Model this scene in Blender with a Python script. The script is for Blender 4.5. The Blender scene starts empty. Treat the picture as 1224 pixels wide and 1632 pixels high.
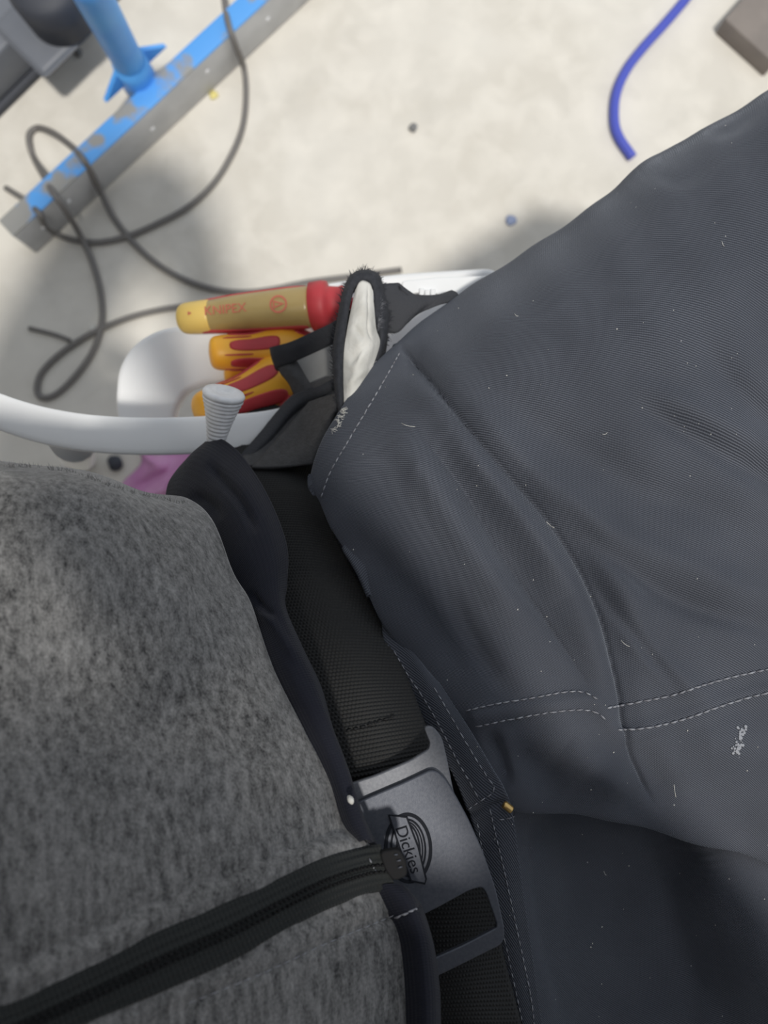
import bpy, bmesh, math, random
import numpy as np
from mathutils import Vector, Matrix
from mathutils.bvhtree import BVHTree

random.seed(7)
rng = np.random.default_rng(7)
SC = bpy.context.scene
COL = SC.collection

# ------------------------------------------------------------------ camera
F = 1226.0          # focal length in pixels of the 1224x1632 frame (26 mm phone lens)
H = 1.0             # lens height above the floor, looking straight down
cam = bpy.data.cameras.new('camera')
cam.sensor_fit = 'VERTICAL'
cam.sensor_height = 36.0
cam.lens = F / 1632.0 * 36.0
cam.clip_start = 0.004
cam.dof.use_dof = True
cam.dof.focus_distance = 0.355
cam.dof.aperture_fstop = 7.6
camo = bpy.data.objects.new('camera', cam)
camo.location = (0, 0, H)
COL.objects.link(camo)
SC.camera = camo

# ------------------------------------------------------------------ light
SC.view_settings.view_transform = 'Standard'
SC.view_settings.look = 'None'
SC.view_settings.gamma = 1.0
SC.view_settings.use_curve_mapping = False
SC.view_settings.exposure = 0.0
W = bpy.data.worlds.new('World')
SC.world = W
W.use_nodes = True
W.node_tree.nodes['Background'].inputs[0].default_value = (0.90, 0.96, 1.04, 1)
W.node_tree.nodes['Background'].inputs[1].default_value = 0.66
sun = bpy.data.lights.new('sun', 'SUN')
sun.energy = 2.4
sun.angle = math.radians(4.5)
sun.color = (1.0, 0.96, 0.89)
suno = bpy.data.objects.new('sun', sun)
suno.rotation_euler = Vector((-0.105, 0.235, -1.0)).to_track_quat('-Z', 'Y').to_euler()
suno.location = (0.2, -1, 3)
COL.objects.link(suno)


# ------------------------------------------------------------------ helpers
def P(px, py, d):
    """a point of the scene from where the photograph shows it and its distance below the lens"""
    return Vector(((px - 612.0) / F * d, (816.0 - py) / F * d, H - d))


def PZ(px, py, z):
    return P(px, py, H - z)


def mat(name, col, rough=0.6, col2=None, scale=40.0, stretch=(1, 1, 1), bump=0.0, bscale=None, metal=0.0,
        sheen=0.0, spec=0.5, coords='Object', detail=6.0, lo=0.35, hi=0.65, trans=0.0):
    m = bpy.data.materials.new(name)
    m.use_nodes = True
    nt = m.node_tree
    b = nt.nodes['Principled BSDF']
    b.inputs['Base Color'].default_value = (*col, 1)
    b.inputs['Roughness'].default_value = rough
    b.inputs['Metallic'].default_value = metal
    b.inputs['Specular IOR Level'].default_value = spec
    if trans:
        b.inputs['Transmission Weight'].default_value = trans
    if sheen:
        b.inputs['Sheen Weight'].default_value = sheen
        b.inputs['Sheen Roughness'].default_value = 0.5
    if col2 is not None or bump:
        tc = nt.nodes.new('ShaderNodeTexCoord')
        mp = nt.nodes.new('ShaderNodeMapping')
        mp.inputs['Scale'].default_value = stretch
        nt.links.new(tc.outputs[coords], mp.inputs[0])
        nz = nt.nodes.new('ShaderNodeTexNoise')
        nz.inputs['Scale'].default_value = scale
        nz.inputs['Detail'].default_value = detail
        nt.links.new(mp.outputs[0], nz.inputs['Vector'])
        if col2 is not None:
            mr = nt.nodes.new('ShaderNodeMapRange')
            mr.inputs['From Min'].default_value = lo
            mr.inputs['From Max'].default_value = hi
            nt.links.new(nz.outputs['Fac'], mr.inputs['Value'])
            mx = nt.nodes.new('ShaderNodeMix')
            mx.data_type = 'RGBA'
            mx.inputs['A'].default_value = (*col, 1)
            mx.inputs['B'].default_value = (*col2, 1)
            nt.links.new(mr.outputs[0], mx.inputs['Factor'])
            nt.links.new(mx.outputs['Result'], b.inputs['Base Color'])
        if bump:
            n2 = nt.nodes.new('ShaderNodeTexNoise')
            n2.inputs['Scale'].default_value = bscale or scale
            n2.inputs['Detail'].default_value = 4
            nt.links.new(mp.outputs[0], n2.inputs['Vector'])
            bp = nt.nodes.new('ShaderNodeBump')
            bp.inputs['Strength'].default_value = bump
            bp.inputs['Distance'].default_value = 0.002
            nt.links.new(n2.outputs['Fac'], bp.inputs['Height'])
            nt.links.new(bp.outputs[0], b.inputs['Normal'])
    return m


def nodes_of(m):
    return m.node_tree, m.node_tree.nodes['Principled BSDF']


def add_math(nt, op, a, b=None, c=None):
    n = nt.nodes.new('ShaderNodeMath')
    n.operation = op
    for i, v in enumerate((a, b, c)):
        if v is None:
            continue
        if isinstance(v, (int, float)):
            n.inputs[i].default_value = v
        else:
            nt.links.new(v, n.inputs[i])
    return n.outputs[0]


def mix_col(nt, fac, a, b):
    n = nt.nodes.new('ShaderNodeMix')
    n.data_type = 'RGBA'
    for sock, v in (('Factor', fac), ('A', a), ('B', b)):
        if isinstance(v, (int, float)):
            n.inputs[sock].default_value = v
        elif isinstance(v, tuple):
            n.inputs[sock].default_value = (*v, 1)
        else:
            nt.links.new(v, n.inputs[sock])
    return n.outputs['Result']


def link(o, parent=None):
    COL.objects.link(o)
    if parent is not None:
        o.parent = parent
        o.matrix_parent_inverse = root_inv(parent)
    return o


def root_inv(p):
    m = Matrix.Identity(4)
    chain = []
    while p is not None:
        chain.append(p)
        p = p.parent
    for q in reversed(chain):
        if q.parent is not None:
            m = m @ q.matrix_parent_inverse
        m = m @ q.matrix_basis
    return m.inverted()


def thing(name, label, cat, loc, group=None):
    o = bpy.data.objects.new(name, None)
    o.location = loc
    o.empty_display_size = 0.02
    COL.objects.link(o)
    return tag(o, label, cat, group)


def tag(o, label=None, cat=None, group=None, kind=None):
    if label: o['label'] = label
    if cat: o['category'] = cat
    if group: o['group'] = group
    if kind: o['kind'] = kind
    return o


def mesh_obj(name, verts, faces, m, parent=None, smooth=True, uv=None):
    me = bpy.data.meshes.new(name)
    me.from_pydata([tuple(v) for v in verts], [], faces)
    me.validate()
    me.materials.append(m)
    if smooth:
        me.shade_smooth()
    if uv is not None:
        l = me.uv_layers.new(name='UVMap')
        vi = np.empty(len(me.loops), dtype=np.int32)
        me.loops.foreach_get('vertex_index', vi)
        l.data.foreach_set('uv', np.asarray(uv)[vi].astype(np.float32).ravel())
    o = bpy.data.objects.new(name, me)
    return link(o, parent)


def bm_obj(name, bm, m, parent=None, smooth=False):
    me = bpy.data.meshes.new(name)
    bm.normal_update()
    bm.to_mesh(me)
    bm.free()
    me.materials.append(m)
    if smooth:
        me.shade_smooth()
    return link(bpy.data.objects.new(name, me), parent)


def cr(a, n):
    """Catmull-Rom through the rows of a (K, ...): n samples"""
    a = np.asarray(a, float)
    K = len(a)
    t = np.linspace(0, K - 1, n)
    i = np.minimum(t.astype(int), K - 2)
    f = (t - i).reshape((-1,) + (1,) * (a.ndim - 1))
    ext = np.concatenate([2 * a[:1] - a[1:2], a, 2 * a[-1:] - a[-2:-1]])
    p0, p1, p2, p3 = ext[i], ext[i + 1], ext[i + 2], ext[i + 3]
    return 0.5 * (2 * p1 + (p2 - p0) * f + (2 * p0 - 5 * p1 + 4 * p2 - p3) * f ** 2 + (3 * p1 - p0 - 3 * p2 + p3) * f ** 3)


def project(A):
    d = H - A[..., 2]
    return np.stack([612 + A[..., 0] / d * F, 816 - A[..., 1] / d * F], -1)


def stroke_field(px, poly, width, fade=0.15, kind='g'):
    """profile (about 1 on the line) of a fold that follows a line over the cloth"""
    poly = cr(np.array(poly, float), 40)
    best = np.full(px.shape[:-1], 1e9)
    side = np.zeros(px.shape[:-1])
    par = np.zeros(px.shape[:-1])
    for k in range(len(poly) - 1):
        a, b = poly[k], poly[k + 1]
        ab = b - a
        L2 = (ab ** 2).sum()
        t = np.clip(((px - a) @ ab) / L2, 0, 1)
        q = a + t[..., None] * ab
        dd = np.sqrt(((px - q) ** 2).sum(-1))
        w = dd < best
        cross = ab[0] * (px[..., 1] - a[1]) - ab[1] * (px[..., 0] - a[0])
        best = np.where(w, dd, best)
        side = np.where(w, np.sign(cross), side)
        par = np.where(w, (k + t) / (len(poly) - 1), par)
    tap = np.clip(par / fade, 0, 1) * np.clip((1 - par) / fade, 0, 1) if fade > 0 else 1.0
    s = best * side / width
    if kind == 'g':
        return tap * np.exp(-s * s)
    if kind == 'sharp':      # V-shaped crease
        return tap * np.exp(-np.abs(s) * 1.6)
    if kind == 'lip':        # crease whose one side overhangs: falls sharply on the positive side
        return tap * np.where(s > 0, np.exp(-np.abs(s) * 3.0), np.exp(-s * s * 0.5))
    return tap * 0


def patch(name, grid, nu, nv, m, parent=None, strokes=(), thick=0.0012, noise=0.0, fn=None, close=False):
    G = np.array([[tuple(p) for p in r] for r in grid], float)
    A = cr(G, nu)
    A = np.swapaxes(cr(np.swapaxes(A, 0, 1), nv), 0, 1)
    px = project(A)

    def normals(A):
        du = np.gradient(A, axis=0)
        dv = np.gradient(A, axis=1)
        N = np.cross(du, dv)
        N /= np.linalg.norm(N, axis=-1, keepdims=True) + 1e-12
        return N
    N = normals(A)
    flip = N[..., 2].mean() < 0
    if flip:
        N = -N
    disp = np.zeros(A.shape[:2])
    for s in strokes:
        disp += s[2] * stroke_field(px, s[0], s[1], *(s[3:]))
    if fn is not None:
        disp = disp + fn(px, A)
    A = A + N * disp[..., None]
    N = normals(A)
    if flip:
        N = -N
    lu = np.concatenate([[0], np.cumsum(np.linalg.norm(np.diff(A, axis=0), axis=-1).mean(1))])
    lv = np.concatenate([[0], np.cumsum(np.linalg.norm(np.diff(A, axis=1), axis=-1).mean(0))])
    UV = np.stack(np.meshgrid(lu, lv, indexing='ij'), -1).reshape(-1, 2)
    V = A.reshape(-1, 3)
    idx = np.arange(nu * nv).reshape(nu, nv)
    q = np.stack([idx[:-1, :-1], idx[1:, :-1], idx[1:, 1:], idx[:-1, 1:]], -1).reshape(-1, 4)
    if flip:
        q = q[:, ::-1]
    faces = [q]
    nn = nu * nv
    if thick:
        V = np.concatenate([V, (A - N * thick).reshape(-1, 3)])
        UV = np.concatenate([UV, UV])
        faces.append(q[:, ::-1] + nn)
        loop = np.concatenate([idx[:, 0], idx[-1, 1:], idx[-2::-1, -1], idx[0, -2:0:-1]])
        nxt = np.roll(loop, -1)
        sk = np.stack([loop, loop + nn, nxt + nn, nxt], -1)
        if flip:
            sk = sk[:, ::-1]
        faces.append(sk)
    faces = np.concatenate(faces)
    o = mesh_obj(name, V, faces.tolist(), m, parent, True, UV)
    o_bvh = BVHTree.FromPolygons([Vector(v) for v in V[:nn]], q.tolist())
    return o, o_bvh


def cast(bvh, px, py, eps=0.0):
    o = Vector((0, 0, H))
    d = (P(px, py, 1.0) - o).normalized()
    hit = None
    for b in (bvh if isinstance(bvh, (list, tuple)) else [bvh]):
        l, n, i, t = b.ray_cast(o, d)
        if l is not None and (hit is None or t < hit[1]):
            hit = (l, t, n)
    if hit is None:
        return None
    n = hit[2] if hit[2].z > 0 else -hit[2]
    return hit[0] + n * eps, n


def tube_geo(pts, rad, nseg=10, n=None, cap=True, flat=1.0):
    P_ = np.array([tuple(p) for p in pts], float)
    R = np.array([rad] * len(P_), float) if np.isscalar(rad) else np.array(rad, float)
    if n:
        P_, R = cr(P_, n), cr(R, n)
    T = np.gradient(P_, axis=0)
    T /= np.linalg.norm(T, axis=1, keepdims=True) + 1e-12
    up = np.array([0, 0, 1.0])
    if abs(T[0] @ up) > 0.9:
        up = np.array([0, 1.0, 0])
    verts, faces = [], []
    nrm = up - T[0] * (T[0] @ up)
    for i in range(len(P_)):
        nrm = nrm - T[i] * (nrm @ T[i])
        nrm /= np.linalg.norm(nrm) + 1e-12
        bi = np.cross(T[i], nrm)
        for k in range(nseg):
            a = 2 * math.pi * k / nseg
            verts.append(P_[i] + R[i] * (math.cos(a) * bi + flat * math.sin(a) * nrm))
    for i in range(len(P_) - 1):
        for k in range(nseg):
            k2 = (k + 1) % nseg
            faces.append([i * nseg + k, i * nseg + k2, (i + 1) * nseg + k2, (i + 1) * nseg + k])
    if cap:
        faces.append(list(range(nseg))[::-1])
        faces.append([(len(P_) - 1) * nseg + k for k in range(nseg)])
    return verts, faces


def tube(name, pts, rad, m, parent=None, nseg=10, n=None, flat=1.0):
    v, f = tube_geo(pts, rad, nseg, n, True, flat)
    return mesh_obj(name, v, f, m, parent)


def join_geo(parts):
    V, Fc = [], []
    for v, f in parts:
        o = len(V)
        V += [tuple(x) for x in v]
        Fc += [[i + o for i in q] for q in f]
    return V, Fc


def rbox(name, size, mtx, m, parent=None, bev=0.003, seg=2):
    bm = bmesh.new()
    bmesh.ops.create_cube(bm, size=1.0)
    bmesh.ops.scale(bm, vec=size, verts=bm.verts)
    if bev:
        bmesh.ops.bevel(bm, geom=bm.edges[:], offset=bev, segments=seg, affect='EDGES', profile=0.5)
    bmesh.ops.transform(bm, matrix=mtx, verts=bm.verts)
    o = bm_obj(name, bm, m, parent, True)
    return o


def frame(origin, x, up=Vector((0, 0, 1))):
    x = Vector(x).normalized()
    z = (Vector(up) - x * x.dot(Vector(up))).normalized()
    y = z.cross(x)
    M = Matrix((x, y, z)).transposed().to_4x4()
    M.translation = origin
    return M


def lathe(name, prof, M, m, parent=None, nseg=40, n=None, squash=1.0):
    """revolve profile [(t, r)] round the local x axis of M"""
    pr = np.array(prof, float)
    if n:
        pr = cr(pr, n)
    V, Fc = [], []
    for t, r in pr:
        for k in range(nseg):
            a = 2 * math.pi * k / nseg
            V.append(M @ Vector((t, r * math.cos(a), squash * r * math.sin(a))))
    for i in range(len(pr) - 1):
        for k in range(nseg):
            k2 = (k + 1) % nseg
            Fc.append([i * nseg + k, (i + 1) * nseg + k, (i + 1) * nseg + k2, i * nseg + k2])
    Fc.append(list(range(nseg)))
    Fc.append([(len(pr) - 1) * nseg + k for k in range(nseg)][::-1])
    return mesh_obj(name, V, Fc, m, parent)


def lathe_pad(name, prof, M, m, parent, t0, t1, ang, half, off=0.0006, power=4.0, nr=8, na=40):
    """a pad inlaid on a turned handle: rounded outline between t0 and t1, half-angle half round ang"""
    pr = cr(np.array(prof, float), 200)
    V, Fc = [], []

    def pt(u, v, o):
        t = (t0 + t1) / 2 + u * (t1 - t0) / 2
        r = np.interp(t, pr[:, 0], pr[:, 1]) + o
        a = ang + v * half
        return M @ Vector((t, r * math.cos(a), r * math.sin(a)))
    V.append(pt(0, 0, off))
    for i in range(1, nr + 2):
        rr = min(i / nr, 1.0)
        o = off if i < nr else (off * 0.4 if i == nr else -off)
        for k in range(na):
            a = 2 * math.pi * k / na
            c, s = math.cos(a), math.sin(a)
            q = (abs(c) ** power + abs(s) ** power) ** (-1 / power)
            V.append(pt(rr * q * c, rr * q * s, o))
    for k in range(na):
        Fc.append([0, 1 + k, 1 + (k + 1) % na])
    for i in range(nr):
        for k in range(na):
            k2 = (k + 1) % na
            Fc.append([1 + i * na + k, 1 + (i + 1) * na + k, 1 + (i + 1) * na + k2, 1 + i * na + k2])
    return mesh_obj(name, V, Fc, m, parent)


def plate(name, outer, holes, M, thick, m, parent=None, bev=0.0006, res=2):
    """flat plate with holes, outline given in metres in the local frame M"""
    cu = bpy.data.curves.new(name, 'CURVE')
    cu.dimensions = '2D'
    cu.fill_mode = 'BOTH'
    cu.extrude = max(thick / 2 - bev, 0.0001)
    cu.bevel_depth = bev
    cu.bevel_resolution = res
    for loop in [outer] + list(holes):
        sp = cu.splines.new('POLY')
        sp.points.add(len(loop) - 1)
        for p, (x, y) in zip(sp.points, loop):
            p.co = (x, y, 0, 1)
        sp.use_cyclic_u = True
    return curve_to_mesh(name, cu, M, m, parent)


def curve_to_mesh(name, cu, M, m, parent=None, smooth=False):
    tmp = bpy.data.objects.new('tmp', cu)
    COL.objects.link(tmp)
    dg = bpy.context.evaluated_depsgraph_get()
    me = bpy.data.meshes.new_from_object(tmp.evaluated_get(dg))
    bpy.data.objects.remove(tmp)
    me.name = name
    me.transform(M)
    me.materials.clear()
    me.materials.append(m)
    if smooth:
        me.shade_smooth()
    return link(bpy.data.objects.new(name, me), parent)


def text_mesh(name, txt, size, M, m, parent=None, extrude=0.0001, align='CENTER', shear=0.0):
    cu = bpy.data.curves.new(name, 'FONT')
    cu.body = txt
    cu.size = size
    cu.align_x = align
    cu.align_y = 'CENTER'
    cu.extrude = extrude
    cu.shear = shear
    return curve_to_mesh(name, cu, M, m, parent)


def round_poly(pts, r, n=6):
    """round the corners of a polygon; r is one radius or one per corner"""
    out = []
    N = len(pts)
    for i in range(N):
        p = Vector(pts[i]).to_2d()
        a = Vector(pts[i - 1]).to_2d()
        b = Vector(pts[(i + 1) % N]).to_2d()
        ri = r[i] if isinstance(r, (list, tuple)) else r
        da, db = (a - p), (b - p)
        k = min(ri, da.length * 0.49, db.length * 0.49)
        s, e = p + da.normalized() * k, p + db.normalized() * k
        for j in range(n + 1):
            t = j / n
            out.append(tuple((1 - t) ** 2 * s + 2 * t * (1 - t) * p + t * t * e))
    return out


def stitches(name, poly, bvh, m, parent, ln=0.0026, gap=0.0011, r=0.00032, lift=0.0002, jit=0.15):
    """a row of thread stitches laid on cloth along a line"""
    pts = cr(np.array(poly, float), 160)
    w = []
    for a, b in pts:
        h = cast(bvh, a, b, lift)
        if h:
            w.append(h[0])
    if len(w) < 2:
        return None
    w = np.array([tuple(p) for p in w])
    s = np.concatenate([[0], np.cumsum(np.linalg.norm(np.diff(w, axis=0), axis=1))])

    def at(x):
        return np.array([np.interp(x, s, w[:, i]) for i in range(3)])
    parts = []
    x = 0.0
    while x + ln < s[-1]:
        l = ln * (1 + random.uniform(-jit, jit))
        a, b = at(x), at(x + l)
        mid = (a + b) / 2 + np.array([0, 0, r * 0.9])
        sd = np.array([random.uniform(-1, 1), random.uniform(-1, 1), 0]) * r * 0.35
        parts.append(tube_geo([a + sd, mid, b - sd], [r * 0.55, r, r * 0.55], 6))
        x += l + gap * (1 + random.uniform(-jit, jit))
    V, Fc = join_geo(parts)
    o = mesh_obj(name, V, Fc, m, parent)
    o['kind'] = 'stuff'
    return o


def hairs(name, base, m, parent, length=0.003, r=0.00012):
    """loose fibre ends: base = [(point, direction)]"""
    parts = []
    for p, d in base:
        l = length * random.uniform(0.4, 1.3)
        d = Vector(d) + Vector((random.uniform(-.6, .6), random.uniform(-.6, .6), random.uniform(-.6, .6)))
        d.normalize()
        d2 = (d + Vector((random.uniform(-.5, .5), random.uniform(-.5, .5), random.uniform(-.3, .3)))).normalized()
        parts.append(tube_geo([p, p + d * l * 0.5, p + d * l * 0.5 + d2 * l * 0.5], [r, r * 0.8, r * 0.2], 4, None, False))
    V, Fc = join_geo(parts)
    o = mesh_obj(name, V, Fc, m, parent)
    o['kind'] = 'stuff'
    return o


# ------------------------------------------------------------------ materials
def m_twill():
    m = mat('black_twill', (0.017, 0.019, 0.025), 0.75, spec=0.3, sheen=0.22)
    m.node_tree.nodes['Principled BSDF'].inputs['Sheen Roughness'].default_value = 0.36
    nt, b = nodes_of(m)
    b.inputs['Sheen Tint'].default_value = (0.78, 0.86, 1.0, 1)
    b.inputs['Sheen Roughness'].default_value = 0.36
    tc = nt.nodes.new('ShaderNodeTexCoord')
    sep = nt.nodes.new('ShaderNodeSeparateXYZ')
    nt.links.new(tc.outputs['UV'], sep.inputs[0])
    u, v = sep.outputs[0], sep.outputs[1]
    # diagonal twill line with a slight wobble
    nz = nt.nodes.new('ShaderNodeTexNoise')
    nz.inputs['Scale'].default_value = 500
    nt.links.new(tc.outputs['UV'], nz.inputs['Vector'])
    diag = add_math(nt, 'ADD', add_math(nt, 'MULTIPLY', u, -0.5), v)
    ph = add_math(nt, 'ADD', add_math(nt, 'MULTIPLY', diag, 2 * math.pi / 0.0011), add_math(nt, 'MULTIPLY', nz.outputs['Fac'], 2.2))
    wv = add_math(nt, 'MULTIPLY_ADD', add_math(nt, 'SINE', ph), 0.5, 0.5)
    ph2 = add_math(nt, 'MULTIPLY', u, 2 * math.pi / 0.0011)
    w2 = add_math(nt, 'MULTIPLY_ADD', add_math(nt, 'SINE', ph2), 0.2, 0.2)
    hgt = add_math(nt, 'ADD', wv, w2)
    bp = nt.nodes.new('ShaderNodeBump')
    bp.inputs['Strength'].default_value = 0.5
    bp.inputs['Distance'].default_value = 0.00035
    nt.links.new(hgt, bp.inputs['Height'])
    nt.links.new(bp.outputs[0], b.inputs['Normal'])
    # faded thread tips, worn areas and lint specks
    n2 = nt.nodes.new('ShaderNodeTexNoise')
    n2.inputs['Scale'].default_value = 14
    n2.inputs['Detail'].default_value = 8
    nt.links.new(tc.outputs['Object'], n2.inputs['Vector'])
    worn = add_math(nt, 'MULTIPLY', n2.outputs['Fac'], add_math(nt, 'POWER', wv, 2.0))
    c1 = mix_col(nt, worn, (0.034, 0.038, 0.050), (0.165, 0.178, 0.212))
    vo = nt.nodes.new('ShaderNodeTexVoronoi')
    vo.inputs['Scale'].default_value = 95
    nt.links.new(tc.outputs['Object'], vo.inputs['Vector'])
    sepc = nt.nodes.new('ShaderNodeSeparateColor')
    nt.links.new(vo.outputs['Color'], sepc.inputs[0])
    speck = add_math(nt, 'MULTIPLY', add_math(nt, 'LESS_THAN', vo.outputs['Distance'], 0.035),
                     add_math(nt, 'GREATER_THAN', sepc.outputs[0], 0.72))
    c2 = mix_col(nt, speck, c1, (0.32, 0.32, 0.32))
    nt.links.new(c2, b.inputs['Base Color'])
    return m


def m_marl():
    m = mat('grey_marl_fleece', (0.08, 0.08, 0.08), 0.95, spec=0.15, sheen=0.35)
    nt, b = nodes_of(m)
    tc = nt.nodes.new('ShaderNodeTexCoord')

    def nz(scale, stretch, det=5, co='Object'):
        mp = nt.nodes.new('ShaderNodeMapping')
        mp.inputs['Scale'].default_value = stretch
        nt.links.new(tc.outputs[co], mp.inputs[0])
        n = nt.nodes.new('ShaderNodeTexNoise')
        n.inputs['Scale'].default_value = scale
        n.inputs['Detail'].default_value = det
        nt.links.new(mp.outputs[0], n.inputs['Vector'])
        return n.outputs['Fac']
    streak = nz(420, (1.0, 0.22, 1.0))
    fine = nz(1500, (1.0, 0.5, 1.0), 3)
    patchy = nz(26, (1, 0.5, 1), 4)
    cross = nz(900, (0.12, 1.0, 1.0), 3)
    mr = nt.nodes.new('ShaderNodeMapRange')
    mr.inputs['From Min'].default_value = 0.37
    mr.inputs['From Max'].default_value = 0.67
    s = add_math(nt, 'ADD', add_math(nt, 'MULTIPLY', streak, 0.42), add_math(nt, 'MULTIPLY', fine, 0.28))
    s = add_math(nt, 'ADD', s, add_math(nt, 'MULTIPLY', patchy, 0.18))
    s = add_math(nt, 'ADD', s, add_math(nt, 'MULTIPLY', cross, 0.14))
    nt.links.new(s, mr.inputs['Value'])
    c = mix_col(nt, mr.outputs[0], (0.028, 0.028, 0.029), (0.285, 0.282, 0.278))
    nt.links.new(c, b.inputs['Base Color'])
    bp = nt.nodes.new('ShaderNodeBump')
    bp.inputs['Strength'].default_value = 0.5
    bp.inputs['Distance'].default_value = 0.0008
    nt.links.new(s, bp.inputs['Height'])
    nt.links.new(bp.outputs[0], b.inputs['Normal'])
    return m


def m_knit(name, col, pitch):
    m = mat(name, col, 0.85, spec=0.25, sheen=0.08)
    nt, b = nodes_of(m)
    tc = nt.nodes.new('ShaderNodeTexCoord')
    sep = nt.nodes.new('ShaderNodeSeparateXYZ')
    nt.links.new(tc.outputs['UV'], sep.inputs[0])
    w = add_math(nt, 'SINE', add_math(nt, 'MULTIPLY', sep.outputs[0], 2 * math.pi / pitch))
    w2 = add_math(nt, 'SINE', add_math(nt, 'MULTIPLY', sep.outputs[1], 2 * math.pi / (pitch * 2)))
    hgt = add_math(nt, 'ADD', w, add_math(nt, 'MULTIPLY', w2, 0.5))
    bp = nt.nodes.new('ShaderNodeBump')
    bp.inputs['Strength'].default_value = 0.4
    bp.inputs['Distance'].default_value = 0.0003
    nt.links.new(hgt, bp.inputs['Height'])
    nt.links.new(bp.outputs[0], b.inputs['Normal'])
    return m


def m_concrete():
    m = mat('concrete', (0.6, 0.57, 0.52), 0.85, spec=0.25)
    nt, b = nodes_of(m)
    tc = nt.nodes.new('ShaderNodeTexCoord')

    def nz(scale, det, dist=0.0):
        n = nt.nodes.new('ShaderNodeTexNoise')
        n.inputs['Scale'].default_value = scale
        n.inputs['Detail'].default_value = det
        n.inputs['Distortion'].default_value = dist
        nt.links.new(tc.outputs['Object'], n.inputs['Vector'])
        return n.outputs['Fac']

    def rng_(v, a, c):
        r = nt.nodes.new('ShaderNodeMapRange')
        r.inputs['From Min'].default_value = a
        r.inputs['From Max'].default_value = c
        nt.links.new(v, r.inputs['Value'])
        return r.outputs[0]
    c = mix_col(nt, rng_(nz(4.5, 6, 0.6), 0.3, 0.7), (0.60, 0.565, 0.50), (0.72, 0.69, 0.635))
    c = mix_col(nt, add_math(nt, 'MULTIPLY', rng_(nz(24, 6, 0.3), 0.42, 0.7), 0.75), c, (0.76, 0.725, 0.66))
    c = mix_col(nt, add_math(nt, 'MULTIPLY', rng_(nz(11, 8, 0.8), 0.55, 0.8), 0.5), c, (0.50, 0.475, 0.43))
    c = mix_col(nt, add_math(nt, 'MULTIPLY', rng_(nz(1.3, 3), 0.5, 0.75), 0.35), c, (0.55, 0.54, 0.50))
    nt.links.new(c, b.inputs['Base Color'])
    bp = nt.nodes.new('ShaderNodeBump')
    bp.inputs['Strength'].default_value = 0.15
    bp.inputs['Distance'].default_value = 0.003
    nt.links.new(nz(60, 6), bp.inputs['Height'])
    nt.links.new(bp.outputs[0], b.inputs['Normal'])
    return m


TWILL = m_twill()
MARL = m_marl()
NAVY = m_knit('navy_rib_knit', (0.0095, 0.0108, 0.019), 0.0011)
WEB = mat('black_webbing', (0.0125, 0.0128, 0.0130), 0.72, spec=0.4, sheen=0.05)
CONC = m_concrete()
THREAD = mat('pale_thread', (0.30, 0.31, 0.34), 0.8, (0.17, 0.17, 0.19), 300)
THREAD_DK = mat('black_thread', (0.006, 0.006, 0.007), 0.8)
LINING = mat('off_white_lining', (0.66, 0.65, 0.61), 0.9, (0.50, 0.49, 0.45), 60, bump=0.35, bscale=220, lo=0.45, hi=0.75)
GUN = mat('gunmetal', (0.068, 0.074, 0.092), 0.5, (0.086, 0.092, 0.110), 700, bump=0.05, bscale=1500, metal=0.55)
GUN_EDGE = mat('brushed_gunmetal', (0.115, 0.12, 0.135), 0.5, (0.145, 0.15, 0.165), 900, metal=0.5)
EMBLEM = mat('dark_lacquer', (0.012, 0.0135, 0.018), 0.8, spec=0.15)
BRASS = mat('brass', (0.62, 0.42, 0.16), 0.35, metal=0.9)
ZIPTAPE = m_knit('black_zip_tape', (0.020, 0.0225, 0.0225), 0.0016)
ZIPPL = mat('black_zip_plastic', (0.010, 0.010, 0.011), 0.75, spec=0.2)
BLUE = mat('worn_blue_paint', (0.085, 0.36, 0.92), 0.45, (0.12, 0.44, 0.95), 18, bump=0.1, bscale=90)
CHIP = mat('chipped_blue_paint', (0.10, 0.36, 0.82), 0.5, (0.30, 0.30, 0.29), 22, lo=0.47, hi=0.55, bump=0.1)
STEEL = mat('bare_grey_steel', (0.46, 0.465, 0.47), 0.6, (0.54, 0.545, 0.55), 30, metal=0.15)
STEEL_S = mat('shiny_steel', (0.7, 0.7, 0.72), 0.25, metal=1.0)
DARKM = mat('dark_slate_paint', (0.13, 0.142, 0.17), 0.5, (0.165, 0.178, 0.205), 12)
DARKB = mat('black_rubber', (0.045, 0.05, 0.065), 0.6)
TAUPE = mat('taupe_board', (0.21, 0.185, 0.17), 0.75, (0.25, 0.22, 0.20), 30)
CABLE = mat('grey_black_cable', (0.17, 0.16, 0.152), 0.55)
HOSE = mat('blue_plastic_hose', (0.075, 0.10, 0.50), 0.4, spec=0.5)
WHITE = mat('white_plastic', (0.88, 0.885, 0.89), 0.45, (0.83, 0.84, 0.85), 9)
PINK = mat('pink_cloth', (0.58, 0.25, 0.50), 0.85, (0.66, 0.36, 0.58), 25, bump=0.3)
ORANGE = mat('orange_yellow_grip', (0.93, 0.47, 0.04), 0.42, (0.90, 0.42, 0.035), 60)
RED = mat('red_rubber_grip', (0.52, 0.045, 0.055), 0.55, (0.46, 0.04, 0.05), 90)
YELLOW = mat('yellow_plastic', (0.80, 0.56, 0.15), 0.4)
OLIVE = mat('smoky_amber_plastic', (0.43, 0.315, 0.125), 0.3, (0.38, 0.28, 0.11), 40)
REDPRINT = mat('red_print', (0.55, 0.14, 0.09), 0.6)
FACING = mat('black_frayed_cotton', (0.020, 0.022, 0.028), 0.85, (0.032, 0.034, 0.042), 400, bump=0.3, bscale=1200)
NYLON = mat('black_nylon', (0.048, 0.048, 0.051), 0.7, (0.066, 0.066, 0.070), 300, bump=0.3, bscale=900)
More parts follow.
